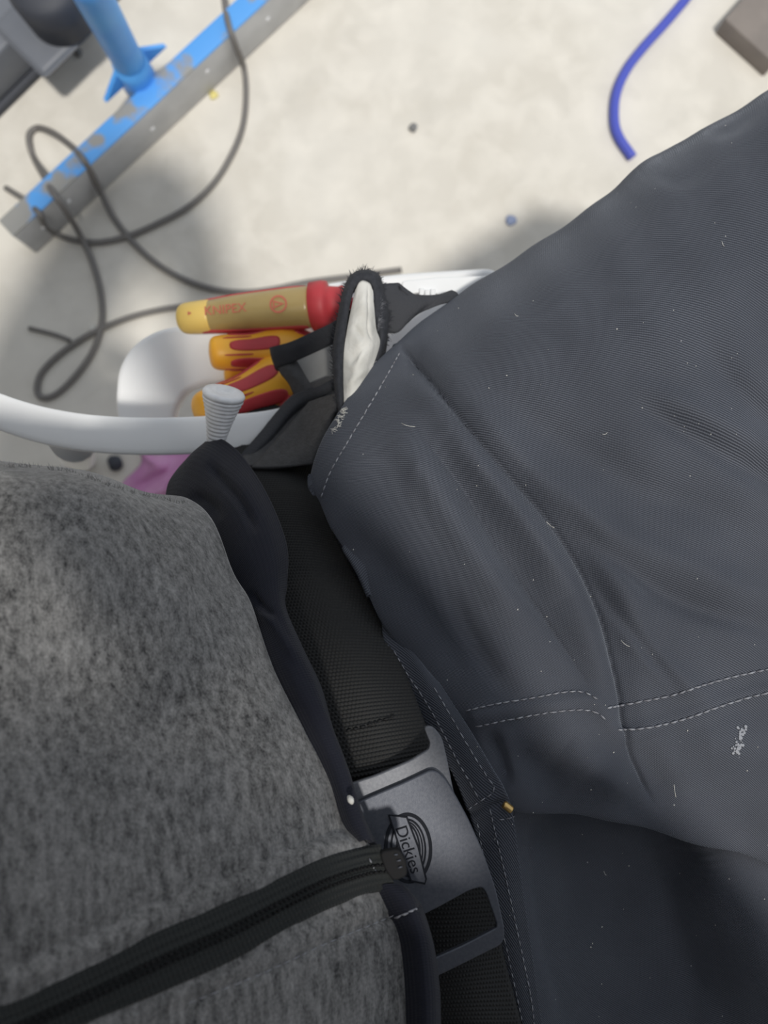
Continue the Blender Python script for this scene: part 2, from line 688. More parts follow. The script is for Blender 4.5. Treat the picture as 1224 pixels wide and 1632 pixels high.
BINDING = mat('black_binding', (0.034, 0.036, 0.043), 0.75, bump=0.3, bscale=800)
GREYMESH = mat('pale_grey_lining', (0.36, 0.36, 0.355), 0.7, (0.31, 0.31, 0.305), 80)
GREYPL = mat('ribbed_grey_rubber', (0.78, 0.785, 0.80), 0.5, (0.70, 0.705, 0.72), 300)
SKIN = mat('skin', (0.55, 0.33, 0.24), 0.55)
HAIR = mat('brown_hair', (0.05, 0.03, 0.02), 0.6, (0.08, 0.05, 0.03), 200)
BLACKGLASS = mat('black_phone_glass', (0.01, 0.01, 0.012), 0.12)
SHOE = mat('black_shoe_leather', (0.02, 0.02, 0.02), 0.5)
STONE = mat('grey_stone', (0.20, 0.20, 0.20), 0.9, bump=0.4)
BLUEBIT = mat('dull_blue_plastic', (0.25, 0.30, 0.45), 0.6)
YELBIT = mat('yellow_plastic_chip', (0.75, 0.66, 0.25), 0.6)
CHALK = mat('chalky_smear', (0.30, 0.31, 0.34), 0.9)

# ------------------------------------------------------------------ floor
bm = bmesh.new()
bmesh.ops.create_grid(bm, x_segments=8, y_segments=8, size=4.0)
g = bmesh.ops.extrude_face_region(bm, geom=bm.faces[:])
bmesh.ops.translate(bm, verts=[v for v in g['geom'] if isinstance(v, bmesh.types.BMVert)], vec=(0, 0, 0))
bmesh.ops.translate(bm, verts=[v for v in bm.verts if v.index < 81 and v.index >= 0], vec=(0, 0, -0.1))
fl = bm_obj('floor', bm, CONC)
fl['kind'] = 'structure'
fl['label'] = 'cream concrete workshop floor, mottled and sunlit'

# unseen walls added to cut sky light from behind and right of the chair
for nm_, sz, lc in (('shade_wall_right', (5.0, 0.12, 2.7), (0.6, -1.35, 1.35)), ('shade_wall_back', (0.12, 4.0, 2.7), (-1.8, 0.5, 1.35))):
    w_ = rbox(nm_, sz, Matrix.Translation(lc), mat(nm_ + '_render', (0.30, 0.29, 0.28), 0.9, (0.36, 0.35, 0.34), 4), None, 0.0)
    w_['kind'] = 'structure'

# ------------------------------------------------------------------ steel stand
SA, SB = PZ(18, 372, 0.07), PZ(470, -48, 0.07)       # top edge of the foot bar (upper left edge)
ax = (SB - SA); ax.z = 0
ax.normalize()
nor = Vector((-ax.y, ax.x, 0))                        # away from the sitter
stand = thing('metal_stand', 'blue painted steel stand with a long bar foot on the concrete floor', 'stand', (SA.x, SA.y, 0))
BH, BW = 0.062, 0.027
c0 = PZ(22, 378, BH)
L = 0.62
M = frame(Vector((c0.x, c0.y, BH / 2)) + ax * L / 2 + nor * BW / 2, ax)
rbox('foot_bar', (L, BW, BH), M, STEEL, stand, 0.003)
o = rbox('painted_top', (L, BW * 0.98, 0.003), Matrix.Translation((0, 0, BH / 2 + 0.0005)) @ M, CHIP, stand, 0.001)
o['label'] = 'blue painted top of the bar, chipped to grey'
pb = PZ(226, 128, BH)
pt_ = PZ(120, -60, 0.33)
tube('post', [pb + Vector((0, 0, -0.045)) + nor * 0.01, pb + Vector((0, 0, 0.012)) + nor * 0.012, pt_], [0.0185, 0.0185, 0.0185], BLUE, stand, 24, 14)
tube('collar', [pb + Vector((0, 0, -0.02)) + nor * 0.011, pb + Vector((0, 0, 0.034)) + nor * 0.006 - ax * 0.001], [0.0225, 0.0205], BLUE, stand, 24, 4)
for s in (-1, 1):
    bm = bmesh.new()
    base = Vector((pb.x, pb.y, BH)) + nor * 0.012
    pts = [base + ax * s * 0.012, base + ax * s * 0.050, base + ax * s * 0.016 + Vector((0, 0, 0.030))]
    vs = [bm.verts.new(p + nor * 0.003) for p in pts] + [bm.verts.new(p - nor * 0.003) for p in pts]
    bm.faces.new(vs[:3]); bm.faces.new(vs[5:2:-1])
    for i in range(3):
        j = (i + 1) % 3
        bm.faces.new([vs[i], vs[i + 3], vs[j + 3], vs[j]])
    bmesh.ops.recalc_face_normals(bm, faces=bm.faces[:])
    bm_obj('gusset', bm, BLUE, stand)
for (a, b) in ((417, 18), (368, 62), (322, 106), (232, 192), (104, 315), (60, 352)):
    p = PZ(a, b, BH * 0.6)
    q = c0 + ax * ((p - c0).dot(ax))
    q.z = BH * random.uniform(0.45, 0.75)
    lathe('rivet', [(0, 0.0034), (0.0008, 0.0034), (0.0014, 0.0022), (0.0016, 0.0005)], frame(q - nor * 0.0, -nor), GREYPL, stand, 12)

# ------------------------------------------------------------------ dark machine base, upper left
mb = thing('machine_base', 'dark slate machine base rail with a round black foot, past the blue post', 'machine base', PZ(60, 70, 0))
a0, a1 = PZ(-150, 285, 0.07), PZ(120, 20, 0.07)
axm = (a1 - a0); axm.z = 0
axm.normalize()
nm = Vector((-axm.y, axm.x, 0))
wd = 0.078
c = PZ(30, 128, 0.0)
M = frame(Vector((c.x, c.y, 0.042)) + nm * (wd / 2 - 0.012), axm)
rbox('rail', (0.46, wd, 0.06), M, DARKM, mb, 0.005)
rbox('lower_flange', (0.50, wd + 0.012, 0.012), Matrix.Translation((0, 0, -0.036)) @ M, DARKB, mb, 0.002)
cc = PZ(72, 48, 0.075)
M2 = frame(Vector((cc.x, cc.y, 0.078)), axm)
rbox('mounting_block', (0.085, 0.088, 0.014), M2, DARKM, mb, 0.008, 3)
cc = PZ(78, -10, 0.12)
lathe('foot_cap', [(0, 0.040), (0.05, 0.042), (0.058, 0.036), (0.062, 0.02), (0.062, 0.001)], frame(Vector((cc.x, cc.y, 0.085)), (0, 0, 1), (1, 0, 0)), DARKB, mb, 40)

# ------------------------------------------------------------------ taupe block, upper right
c = PZ(1222, 30, 0.03)
M = frame(Vector((c.x + 0.022, c.y + 0.020, 0.015)), (0.74, -0.67, 0))
blk = rbox('wooden_block', (0.085, 0.13, 0.03), M, TAUPE, None, 0.002)
tag(blk, 'taupe brown square block standing on the floor beyond the blue hose', 'block')

# ------------------------------------------------------------------ cables and hose
def floor_line(pts, r, bump_at=()):
    out = []
    for q in pts:
        z = q[2] if len(q) > 2 else r
        out.append(PZ(q[0], q[1], z))
    return out


bz = BH + 0.007
cab = [(352, -60), (358, 5, 0.05), (364, 38, bz), (374, 68, bz - 0.01), (388, 105, 0.012), (392, 150), (387, 200), (370, 245), (340, 293), (300, 330),
       (250, 357), (205, 376), (160, 386), (120, 383), (92, 374), (72, 360, 0.03), (62, 340, bz), (40, 320, 0.03), (10, 300)]
cb = tube('power_cable', floor_line(cab, 0.0038), 0.0038, CABLE, None, 10, 160)
tag(cb, 'dark cable curving over the stand bar in one wide arc across bright floor', 'cable')
cab2 = [(640, 430), (560, 441), (490, 450), (430, 462), (385, 466), (340, 461), (290, 444), (245, 417), (208, 382), (180, 345), (160, 305, 0.02), (146, 277, 0.05),
        (131, 252, bz), (112, 232, 0.045), (85, 212, 0.02), (62, 204), (48, 212), (47, 230), (56, 256), (72, 285, 0.045), (86, 309, bz), (104, 335, bz - 0.012), (128, 375, 0.015), (148, 420), (161, 470), (162, 515), (148, 560),
        (120, 600), (90, 628), (68, 634), (59, 622), (66, 595), (95, 565), (140, 535), (190, 512), (240, 497), (300, 488), (380, 486), (470, 500)]
cb2 = tube('extension_lead', floor_line(cab2, 0.0040), 0.0040, CABLE, None, 10, 260)
tag(cb2, 'dark cable looping over the end of the stand bar and twisting by the white chair', 'cable')
hs = tube('air_hose', floor_line([(1135, -60), (1098, -8), (1062, 35), (1025, 76), (998, 112), (982, 150), (979, 190), (986, 218), (1008, 251)], 0.006), 0.0062, HOSE, None, 14, 60)
tag(hs, 'bright blue plastic hose curving on the bright floor', 'hose')
wire = tube('wire_offcut', floor_line([(46, 523), (75, 530), (95, 536), (112, 543)], 0.003), 0.0028, CABLE, None, 8, 12)
tag(wire, 'short dark wire offcut lying alone on shaded floor', 'wire')


def pebble(name, px, py, r, m, label, cat, sq=0.6):
    bm = bmesh.new()
    bmesh.ops.create_icosphere(bm, subdivisions=2, radius=r)
    for v in bm.verts:
        v.co *= 1 + random.uniform(-0.18, 0.18)
        v.co.z *= sq
    c = PZ(px, py, r * sq * 0.9)
    bmesh.ops.translate(bm, verts=bm.verts, vec=c)
    return tag(bm_obj(name, bm, m, None, True), label, cat)


pebble('pebble', 658, 203, 0.006, STONE, 'small grey pebble alone on the bright open floor', 'pebble')
pebble('pebble', 125, 83, 0.0055, STONE, 'tiny dark pebble on the floor between machine base and blue post', 'pebble')
pebble('plastic_scrap', 815, 351, 0.007, BLUEBIT, 'dull blue plastic scrap at the edge of the thigh shadow', 'scrap', 0.3)
pebble('plastic_scrap', 341, 151, 0.006, YELBIT, 'pale yellow plastic scrap beside the grey stand bar', 'scrap', 0.3)
pebble('grit_lump', 183, 738, 0.010, DARKB, 'dark lump of grit on the floor left of the pink cloth', 'grit', 0.6)
pebble('grit_lump', 148, 524, 0.006, LINING, 'pale crumb on the shaded floor inside the cable twist', 'grit', 0.5)

# pink cloth on the floor
g_ = []
for i in range(9):
    r_ = []
    for j in range(9):
        u, v = i / 8, j / 8
        px_ = 218 + 120 * u - 20 * v * (1 - u) + 12 * math.sin(v * 7)
        py_ = 715 + 90 * v + 10 * math.sin(u * 6)
        e = min(u, 1 - u, v, 1 - v)
        z = 0.004 + 0.035 * min(1, e * 4) * (0.7 + 0.5 * math.sin(9 * u + 5 * v))
        r_.append(PZ(px_, py_, z))
    g_.append(r_)
pk, _ = patch('pink_cloth', g_, 40, 40, PINK, None, thick=0.003)
tag(pk, 'crumpled pink cloth on the floor below the white chair arm', 'cloth')

# ------------------------------------------------------------------ white plastic chair
chair = thing('plastic_chair', 'white moulded plastic chair with slotted arm that the person sits on', 'chair', PZ(500, 800, 0))


def px_plate(name, pts, holes, d, thick, m, parent, r=10, bev=0.003, rh=12):
    def cv(l):
        return [((x - 612) / F * d, (816 - y) / F * d) for x, y in l]
    out = cv(round_poly(pts, r))
    hl = [cv(round_poly(h, rh)) for h in holes]
    return plate(name, out, hl, Matrix.Translation((0, 0, H - d)), thick, m, parent, bev, 3)


# wide arm panel with its rounded rear end and slot
px_plate('arm_panel', [(196, 640), (200, 590), (222, 556), (262, 533), (330, 528), (420, 500), (520, 462), (640, 447), (790, 438), (800, 480), (700, 520), (600, 600), (520, 670),
                       (420, 695), (330, 700), (230, 695), (200, 675)],
         [[(270, 680), (277, 645), (296, 618), (330, 604), (420, 606), (425, 680), (300, 684)]], 0.56, 0.012, WHITE, chair, 30, 0.004)
# thick rail sweeping behind the sitter
rail = [(-160, 580, .47), (-60, 632, .468), (30, 668, .466), (110, 687, .465), (190, 695, .465), (270, 696, .466), (350, 692, .47), (430, 684, .475), (520, 660, .49), (620, 620, .51)]
g_ = []
for a, b, d in rail:
    g_.append([P(a, b - 26, d + 0.016), P(a, b - 30, d + 0.004), P(a, b - 25, d), P(a, b + 22, d), P(a, b + 29, d + 0.004), P(a, b + 27, d + 0.016)])
patch('back_rail', g_, 70, 20, WHITE, chair, thick=0.004)
for t0, t1 in ((P(116, 698, .49), P(126, 733, .985)), (P(560, 640, .52), P(545, 655, .985))):
    tube('leg', [t0, t0.lerp(t1, 0.5), Vector((t1.x, t1.y, 0.0))], [0.015, 0.016, 0.014], WHITE, chair, 16, 12)
t1 = Vector((0.33, -0.30, 0.0)); tube('leg', [Vector((0.30, -0.30, .43)), t1], [0.017, 0.014], WHITE, chair, 16, 6)
t1 = Vector((-0.24, -0.42, 0.0)); tube('leg', [Vector((-0.20, -0.40, .43)), t1], [0.017, 0.014], WHITE, chair, 16, 6)
sf, sl = Vector((.95, .31, 0)).normalized(), Vector((-.31, .95, 0)).normalized()
M = frame(Vector((0.02, -0.17, 0.425)), sf)
rbox('seat', (0.40, 0.42, 0.022), M, WHITE, chair, 0.008, 3)
M = frame(Vector((0.02, -0.17, 0.62)) - sf * 0.285, sf, Vector((-0.25, -0.08, 1)))
rbox('backrest', (0.018, 0.40, 0.40), M, WHITE, chair, 0.008, 3)

# ------------------------------------------------------------------ the person: body
PEL = Vector((-0.105, -0.165, 0.52))
f_, l_ = sf, sl
NECK = PEL + f_ * (-0.19) + Vector((0, 0, 0.54))


def B(a, b, z):          # forward, left, up in the sitter's own frame
    return PEL + f_ * a + l_ * b + Vector((0, 0, z))


joints = {
    'pel': (B(-.02, 0, -.01), .062), 'bel': (B(-.115, 0, .13), .060), 'che': (B(-.19, 0, .36), .085), 'nek': (B(-.19, 0, .50), .055), 'nk2': (Vector((-.16, -.245, 1.06)), .05),
    'hea': (Vector((-.078, -.258, 1.120)), .072), 'hd2': (Vector((-.058, -.256, 1.180)), .080), 'crn': (Vector((-.085, -.254, 1.240)), .06), 'chin': (Vector((.002, -.237, 1.082)), .026), 'nose': (Vector((.034, -.230, 1.140)), .012),
    'shL': (B(-.22, .17, .46), .055), 'elL': (Vector((-.215, .20, .905)), .042), 'wrL': (Vector((-.110, .005, .965)), .026), 'paL': (Vector((-.080, -.060, .985)), .027),
    'shR': (Vector((-.19, -.335, 1.02)), .055), 'elR': (Vector((.165, -.315, .895)), .042), 'wrR': (Vector((.085, -.185, .955)), .027), 'paR': (Vector((.050, -.130, .982)), .028),
    'hiL': (B(.02, .085, -.025), .055), 'knL': (Vector((.30, .045, .52)), .05), 'cfL': (Vector((.32, .05, .34)), .05), 'anL': (Vector((.28, .06, .09)), .035), 'toL': (Vector((.43, .10, .035)), .03),
    'hiR': (B(.02, -.085, -.025), .055), 'knR': (Vector((.30, -.28, .52)), .05), 'cfR': (Vector((.32, -.285, .34)), .05), 'anR': (Vector((.28, -.285, .09)), .035), 'toR': (Vector((.44, -.27, .035)), .03),
}
bones = [('pel', 'bel'), ('bel', 'che'), ('che', 'nek'), ('nek', 'nk2'), ('nk2', 'hea'), ('hea', 'hd2'), ('hd2', 'crn'), ('hea', 'chin'), ('hd2', 'nose'),
         ('che', 'shL'), ('shL', 'elL'), ('elL', 'wrL'), ('wrL', 'paL'), ('che', 'shR'), ('shR', 'elR'), ('elR', 'wrR'), ('wrR', 'paR'),
         ('pel', 'hiL'), ('hiL', 'knL'), ('knL', 'cfL'), ('cfL', 'anL'), ('anL', 'toL'), ('pel', 'hiR'), ('hiR', 'knR'), ('knR', 'cfR'), ('cfR', 'anR'), ('anR', 'toR')]


def finger(hand, tag_, pts, r0=.0088):
    prev = hand
    for i, p in enumerate(pts):
        k = f'{tag_}{i}'
        joints[k] = (Vector(p), r0 - 0.0008 * i)
        bones.append((prev, k))
        prev = k


# right hand: four fingers behind the phone's right edge curling under it, thumb over the screen side
for i, y in enumerate((-.098, -.116, -.134, -.151)):
    ln = (.9, 1.0, .95, .78)[i]
    finger('paR', f'fR{i}_', [(.036, y, .986), (.020, y + .004, .9835), (.020 - .028 * ln, y + .006, .984), (.020 - .046 * ln, y + .007, .9865)])
finger('paR', 'tR_', [(.046, -.120, 1.006), (.038, -.098, 1.020), (.014, -.080, 1.0235)], .0095)
# left hand at the phone's left edge, fingers along its back, thumb over the screen side
for i, y in enumerate((-.050, -.066, -.083, -.100)):
    ln = (.9, 1.0, .95, .78)[i]
    finger('paL', f'fL{i}_', [(-.070, y - .004, .986), (-.056, y - .006, .9835), (-.056 + .016 * ln, y - .008, .984), (-.056 + .030 * ln, y - .009, .9865)])
finger('paL', 'tL_', [(-.084, -.060, 1.006), (-.074, -.076, 1.020), (-.050, -.086, 1.0235)], .0095)
names = list(joints)
me = bpy.data.meshes.new('person')
me.from_pydata([tuple(joints[k][0]) for k in names], [(names.index(a), names.index(b)) for a, b in bones], [])
tmp = bpy.data.objects.new('tmpbody', me)
COL.objects.link(tmp)
md = tmp.modifiers.new('skin', 'SKIN')
md.use_smooth_shade = True
for i, k in enumerate(names):
    sv = me.skin_vertices[0].data[i]
    sv.radius = (joints[k][1], joints[k][1])
    sv.use_root = (k == 'pel')
tmp.modifiers.new('sub', 'SUBSURF').levels = 2
dg = bpy.context.evaluated_depsgraph_get()
bme = bpy.data.meshes.new_from_object(tmp.evaluated_get(dg))
bpy.data.objects.remove(tmp)
bme.name = 'person'
bme.materials.clear()
bme.materials.append(SKIN)
bme.shade_smooth()
person = link(bpy.data.objects.new('person', bme))
tag(person, 'seated person in grey marl zip hoodie and black work trousers with webbing belt', 'person')
# hair cap and eyes (above the lens, out of the picture)
bm = bmesh.new()
bmesh.ops.create_uvsphere(bm, u_segments=24, v_segments=14, radius=0.098)
bmesh.ops.scale(bm, vec=(1.02, .88, 1.0), verts=bm.verts)
bmesh.ops.delete(bm, geom=[v for v in bm.verts if v.co.z < 0.0 and v.co.x > -0.03 or v.co.z < -0.045], context='VERTS')
bmesh.ops.transform(bm, matrix=frame(Vector((-.078, -.256, 1.195)), (1, .08, -.25)), verts=bm.verts)
bm_obj('hair', bm, HAIR, person, True)
for s in (-1, 1):
    lathe('eye', [(0, .011), (.003, .0105), (.008, .006), (.010, .001)], frame(Vector((.016, -.250 + .032 * s, 1.172)), (1, .08, -.25)), LINING, person, 16)

# the phone the picture is taken with, lens pointing down
phone = thing('mobile_phone', 'black mobile phone held above the lap by the right hand', 'phone', (-.02, -.066, 1.002))
out = round_poly([(-.056, .012), (.016, .012), (.016, -.135), (-.056, -.135)], .010)
plate('body', out, [], Matrix.Translation((0, 0, 1.0085)), .0078, BLACKGLASS, phone, .002, 3)
out = round_poly([(-.053, .009), (.013, .009), (.013, -.132), (-.053, -.132)], .008)
plate('screen', out, [], Matrix.Translation((0, 0, 1.0129)), .0008, BLACKGLASS, phone, .0002, 2)
lathe('lens_ring', [(0, .0075), (.002, .0075), (.002, .0055), (.0, .0055)], frame(Vector((0, 0, 1.0022)), (0, 0, 1), (1, 0, 0)), GUN, phone, 24)

# ------------------------------------------------------------------ trousers
def G(rows):
    return [[P(*q) for q in r] for r in rows]


tr_rows = [
    [(628, 550, .437), (586, 596, .426), (546, 652, .416), (496, 755, .405), (513, 807, .398), (560, 900, .388), (618, 1005, .377), (692, 1098, .367), (752, 1185, .3595), (803, 1278, .353)],
    [(702, 489, .447), (690, 540, .42), (655, 610, .405), (600, 710, .391), (600, 800, .385), (640, 895, .375), (695, 1000, .366), (755, 1090, .358), (800, 1180, .353), (835, 1287, .3515)],
    [(782, 436, .445), (775, 490, .415), (750, 570, .396), (700, 680, .384), (690, 780, .379), (730, 880, .371), (785, 980, .363), (830, 1080, .356), (860, 1180, .352), (885, 1292, .352)],
    [(868, 381, .442), (868, 440, .41), (850, 540, .388), (820, 660, .377), (815, 770, .374), (840, 880, .368), (880, 980, .361), (910, 1080, .355), (930, 1185, .351), (945, 1294, .353)],
    [(965, 313, .441), (970, 380, .41), (965, 500, .385), (950, 640, .373), (945, 760, .37), (955, 870, .366), (970, 980, .361), (985, 1085, .356), (1000, 1200, .353), (1018, 1308, .356)],
    [(1028, 256, .44), (1050, 325, .41), (1070, 460, .383), (1070, 620, .371), (1070, 750, .368), (1075, 865, .365), (1080, 975, .361), (1085, 1090, .357), (1090, 1210, .355), (1095, 1334, .360)],
    [(1126, 204, .44), (1140, 280, .41), (1165, 430, .383), (1175, 600, .371), (1180, 740, .367), (1185, 860, .364), (1185, 970, .361), (1185, 1090, .358), (1185, 1220, .357), (1180, 1350, .364)],
    [(1240, 138, .44), (1255, 230, .41), (1275, 400, .383), (1285, 590, .371), (1290, 730, .367), (1295, 860, .364), (1295, 970, .362), (1295, 1100, .360), (1290, 1240, .361), (1285, 1370, .374)],
]


def leg_row(n, x, yc, w, dtop, drop):      # rounded section of a trouser leg beyond the picture, in metres
    r = []
    for t in np.linspace(-1, 1, n):
        d = dtop + drop * abs(t) ** 3
        r.append((612 + x / d * F, 816 - (yc - t * w) / d * F, d))
    return r


tr_rows += [leg_row(10, .255, .050, .21, .368, .070), leg_row(10, .36, .06, .185, .378, .090), leg_row(10, .43, .06, .15, .45, .08), leg_row(10, .44, .055, .12, .60, .05)]
grid = []
for k, r in enumerate(tr_rows):
    pts = [P(*q) for q in r]
    e = pts[0]
    under = Vector((e.x + 0.012, e.y - 0.010, min(0.455, e.z - 0.05)))
    roll = Vector((e.x + 0.002, e.y + 0.0005, e.z - 0.03)) if k else Vector((e.x + 0.006, e.y - 0.004, e.z - 0.02))
    inner = pts[-1]
    tuck = Vector((inner.x - 0.001, inner.y - 0.002, inner.z - 0.006))
    grid.append([under, roll] + pts + [tuck])
# turn-in along the pocket and waist edge
first = [Vector((p.x + 0.006, p.y + (0.002 if i < 6 else 0.0), p.z - 0.006)) for i, p in enumerate(grid[0])]
grid.insert(0, first)

folds = [
    # the deep crease between hip and thigh
    ([(636, 546), (690, 610), (745, 680), (800, 745), (868, 822), (925, 905), (965, 1000), (990, 1100), (1002, 1180), (1045, 1285)], 6, -0.0026, 0.03, 'sharp'),
    ([(640, 550), (694, 612), (750, 682), (806, 748), (874, 824), (931, 905), (970, 1000), (994, 1100), (1006, 1180)], 20, -0.0020, 0.04, 'g'),
    ([(650, 590), (700, 650), (760, 730), (830, 820), (900, 920), (940, 1020), (965, 1110)], 24, 0.0018, 0.15, 'g'),
    ([(700, 590), (790, 695), (870, 780), (950, 870), (1000, 960), (1040, 1040)], 30, 0.0035, 0.2, 'g'),
    # second crease on the hip panel
    ([(655, 670), (700, 730), (745, 790), (790, 870), (845, 950), (900, 1030), (950, 1110)], 7, -0.0016, 0.2, 'sharp'),
    ([(660, 670), (705, 730), (750, 790), (795, 870), (850, 950), (905, 1030), (955, 1110)], 18, -0.0018, 0.2, 'g'),
    ([(630, 690), (680, 760), (730, 840), (790, 930), (850, 1010)], 30, 0.0040, 0.2, 'g'),
    ([(720, 700), (790, 780), (850, 860), (905, 950)], 26, 0.0030, 0.2, 'g'),
    ([(540, 830), (600, 890), (660, 960), (720, 1040), (780, 1100)], 36, -0.0030, 0.25, 'g'),
    ([(690, 900), (740, 990), (780, 1060), (820, 1110)], 18, -0.0020, 0.3, 'g'),
    # folds running out over the thigh
    ([(800, 620), (880, 690), (970, 750), (1080, 800), (1250, 860)], 32, -0.0028, 0.25, 'g'),
    ([(850, 740), (950, 830), (1060, 890), (1160, 930), (1300, 975)], 26, 0.0026, 0.25, 'g'),
    ([(860, 760), (940, 860), (1030, 930), (1130, 975), (1300, 1020)], 18, -0.0024, 0.25, 'g'),
    ([(1010, 640), (1100, 690), (1200, 750), (1320, 810)], 18, -0.0024, 0.25, 'g'),
    ([(1000, 600), (1090, 650), (1200, 700), (1330, 770)], 22, 0.0020, 0.25, 'g'),
    ([(1120, 540), (1180, 620), (1260, 690), (1340, 740)], 20, -0.0018, 0.25, 'g'),
    ([(930, 900), (985, 980), (1040, 1050), (1090, 1110)], 10, -0.0018, 0.3, 'g'),
    ([(960, 960), (1020, 1030), (1090, 1090), (1150, 1120)], 20, 0.0020, 0.3, 'g'),
    # lumps at the outer silhouette
    ([(1005, 300), (1040, 262), (1080, 240)], 26, -0.0006, 0.3, 'g'),
    ([(1030, 262), (1080, 290), (1140, 260)], 14, -0.0005, 0.3, 'g'),
    ([(1120, 215), (1165, 205), (1224, 160)], 14, -0.0006, 0.3, 'g'),
    # fly panel: raised seam band and hollow under it
    ([(745, 1145), (835, 1130), (930, 1115), (960, 1130), (990, 1165), (1070, 1150), (1150, 1118), (1260, 1090)], 14, 0.0012, 0.02, 'g'),
    ([(800, 1190), (860, 1225), (900, 1260)], 30, -0.0030, 0.3, 'g'),
    ([(900, 1190), (960, 1230), (1010, 1270)], 30, 0.0030, 0.3, 'g'),
    ([(775, 1160), (795, 1210), (812, 1262)], 14, -0.0028, 0.25, 'g'),
    ([(1010, 1170), (1040, 1230), (1080, 1290)], 26, -0.0030, 0.3, 'g'),
    ([(1080, 1190), (1160, 1180), (1260, 1200)], 40, 0.0020, 0.3, 'g'),
]


def wav(px, A):
    x, y = px[..., 0], px[..., 1]
    return 0.0006 * np.sin(x * 0.021 + y * 0.033) + 0.0005 * np.sin(x * 0.05 - y * 0.027 + 1.0)


folds = [(f[0], f[1], f[2] * 1.7) + tuple(f[3:]) for f in folds]
trousers, bt = patch('trousers', grid, 440, 440, TWILL, person, folds, 0.0014, fn=wav)
trousers['label'] = 'black twill work trousers with pale grey stitching'

# right-hand panel, under the fly edge
rp = [
    [(795, 1255, .366), (806, 1320, .360), (818, 1400, .357), (835, 1500, .356), (850, 1632, .356), (872, 1800, .36), (880, 2050, .38)],
    [(850, 1265, .371), (858, 1330, .368), (868, 1400, .365), (880, 1500, .363), (895, 1632, .362), (915, 1800, .365), (925, 2050, .385)],
    [(900, 1270, .374), (905, 1330, .372), (915, 1400, .369), (930, 1500, .367), (945, 1632, .366), (960, 1800, .368), (970, 2050, .388)],
    [(985, 1275, .379), (985, 1340, .376), (990, 1410, .373), (1005, 1510, .372), (1025, 1632, .372), (1040, 1800, .372), (1050, 2050, .39)],
    [(1060, 1290, .384), (1062, 1350, .382), (1075, 1420, .381), (1095, 1510, .383), (1125, 1632, .385), (1140, 1800, .380), (1150, 2050, .39)],
    [(1130, 1300, .382), (1135, 1360, .376), (1150, 1430, .375), (1175, 1520, .377), (1210, 1632, .379), (1230, 1800, .374), (1250, 2050, .385)],
    [(1210, 1310, .380), (1220, 1380, .372), (1240, 1460, .368), (1265, 1550, .367), (1290, 1660, .367), (1310, 1830, .366), (1330, 2080, .38)],
]
rp += [leg_row(7, .245, -.27, .125, .368, .06), leg_row(7, .33, -.275, .118, .38, .09), leg_row(7, .385, -.28, .102, .46, .08), leg_row(7, .395, -.28, .098, .60, .05)]
rp = [r_ + [(r_[-1][0], r_[-1][1] + 90, r_[-1][2] + .05), (r_[-1][0], r_[-1][1] + 60, r_[-1][2] + .14)] for r_ in rp]
for r_ in (1, 2, 3, 4):
    rp[r_] = [(a * 1.0, b, d + (0.010, 0.022, 0.024, 0.012)[r_ - 1]) for a, b, d in rp[r_]]
rf = [
    ([(850, 1300), (858, 1400), (880, 1520), (905, 1640)], 16, -0.0018, 0.1, 'g'),
    ([(1000, 1310), (1050, 1400), (1080, 1500), (1130, 1632)], 22, -0.0030, 0.15, 'g'),
    ([(960, 1300), (1005, 1340), (1040, 1370)], 14, 0.0022, 0.3, 'g'),
    ([(1090, 1560), (1120, 1600), (1140, 1650)], 20, 0.0024, 0.3, 'g'),
] + [([(1060 + 9 * k, 1352 + 12 * k), (1110 + 7 * k, 1360 + 13 * k), (1160 + 5 * k, 1352 + 14 * k)], 5, -0.0005, 0.3, 'g') for k in range(10)]
rpan, br_ = patch('right_leg_panel', G(rp), 160, 160, TWILL, trousers, rf, 0.0014, fn=wav)

# waistband
wb = [
    [(598, 945, .392), (618, 930, .395), (640, 925, .394)],
    [(610, 975, .388), (632, 965, .388), (655, 970, .387)],
    [(612, 1020, .379), (642, 1010, .377), (668, 1040, .3765)],
    [(650, 1100, .371), (678, 1085, .3655), (706, 1096, .3635)],
    [(686, 1170, .364), (712, 1150, .3585), (745, 1158, .3555)],
    [(722, 1235, .358), (748, 1222, .3535), (782, 1222, .3505)],
    [(744, 1292, .355), (770, 1280, .351), (805, 1262, .3485)],
    [(758, 1330, .354), (788, 1318, .3505), (819, 1308, .3490)],
    [(776, 1420, .353), (806, 1410, .3495), (832, 1408, .3490)],
    [(796, 1530, .3525), (824, 1525, .3490), (849, 1525, .3490)],
    [(812, 1632, .3525), (838, 1632, .3490), (864, 1632, .3490)],
    [(840, 1800, .355), (865, 1800, .352), (892, 1800, .352)],
    [(835, 1960, .366), (862, 1960, .363), (890, 1960, .363)],
    [(780, 2120, .405), (808, 2125, .402), (836, 2130, .402)],
]
wband, bw_ = patch('waistband', G(wb), 200, 24, TWILL, trousers, [([(742, 1300), (775, 1287), (818, 1275)], 6, -0.0016, 0.0, 'g')], 0.0018)

allb = [bt, br_, bw_]
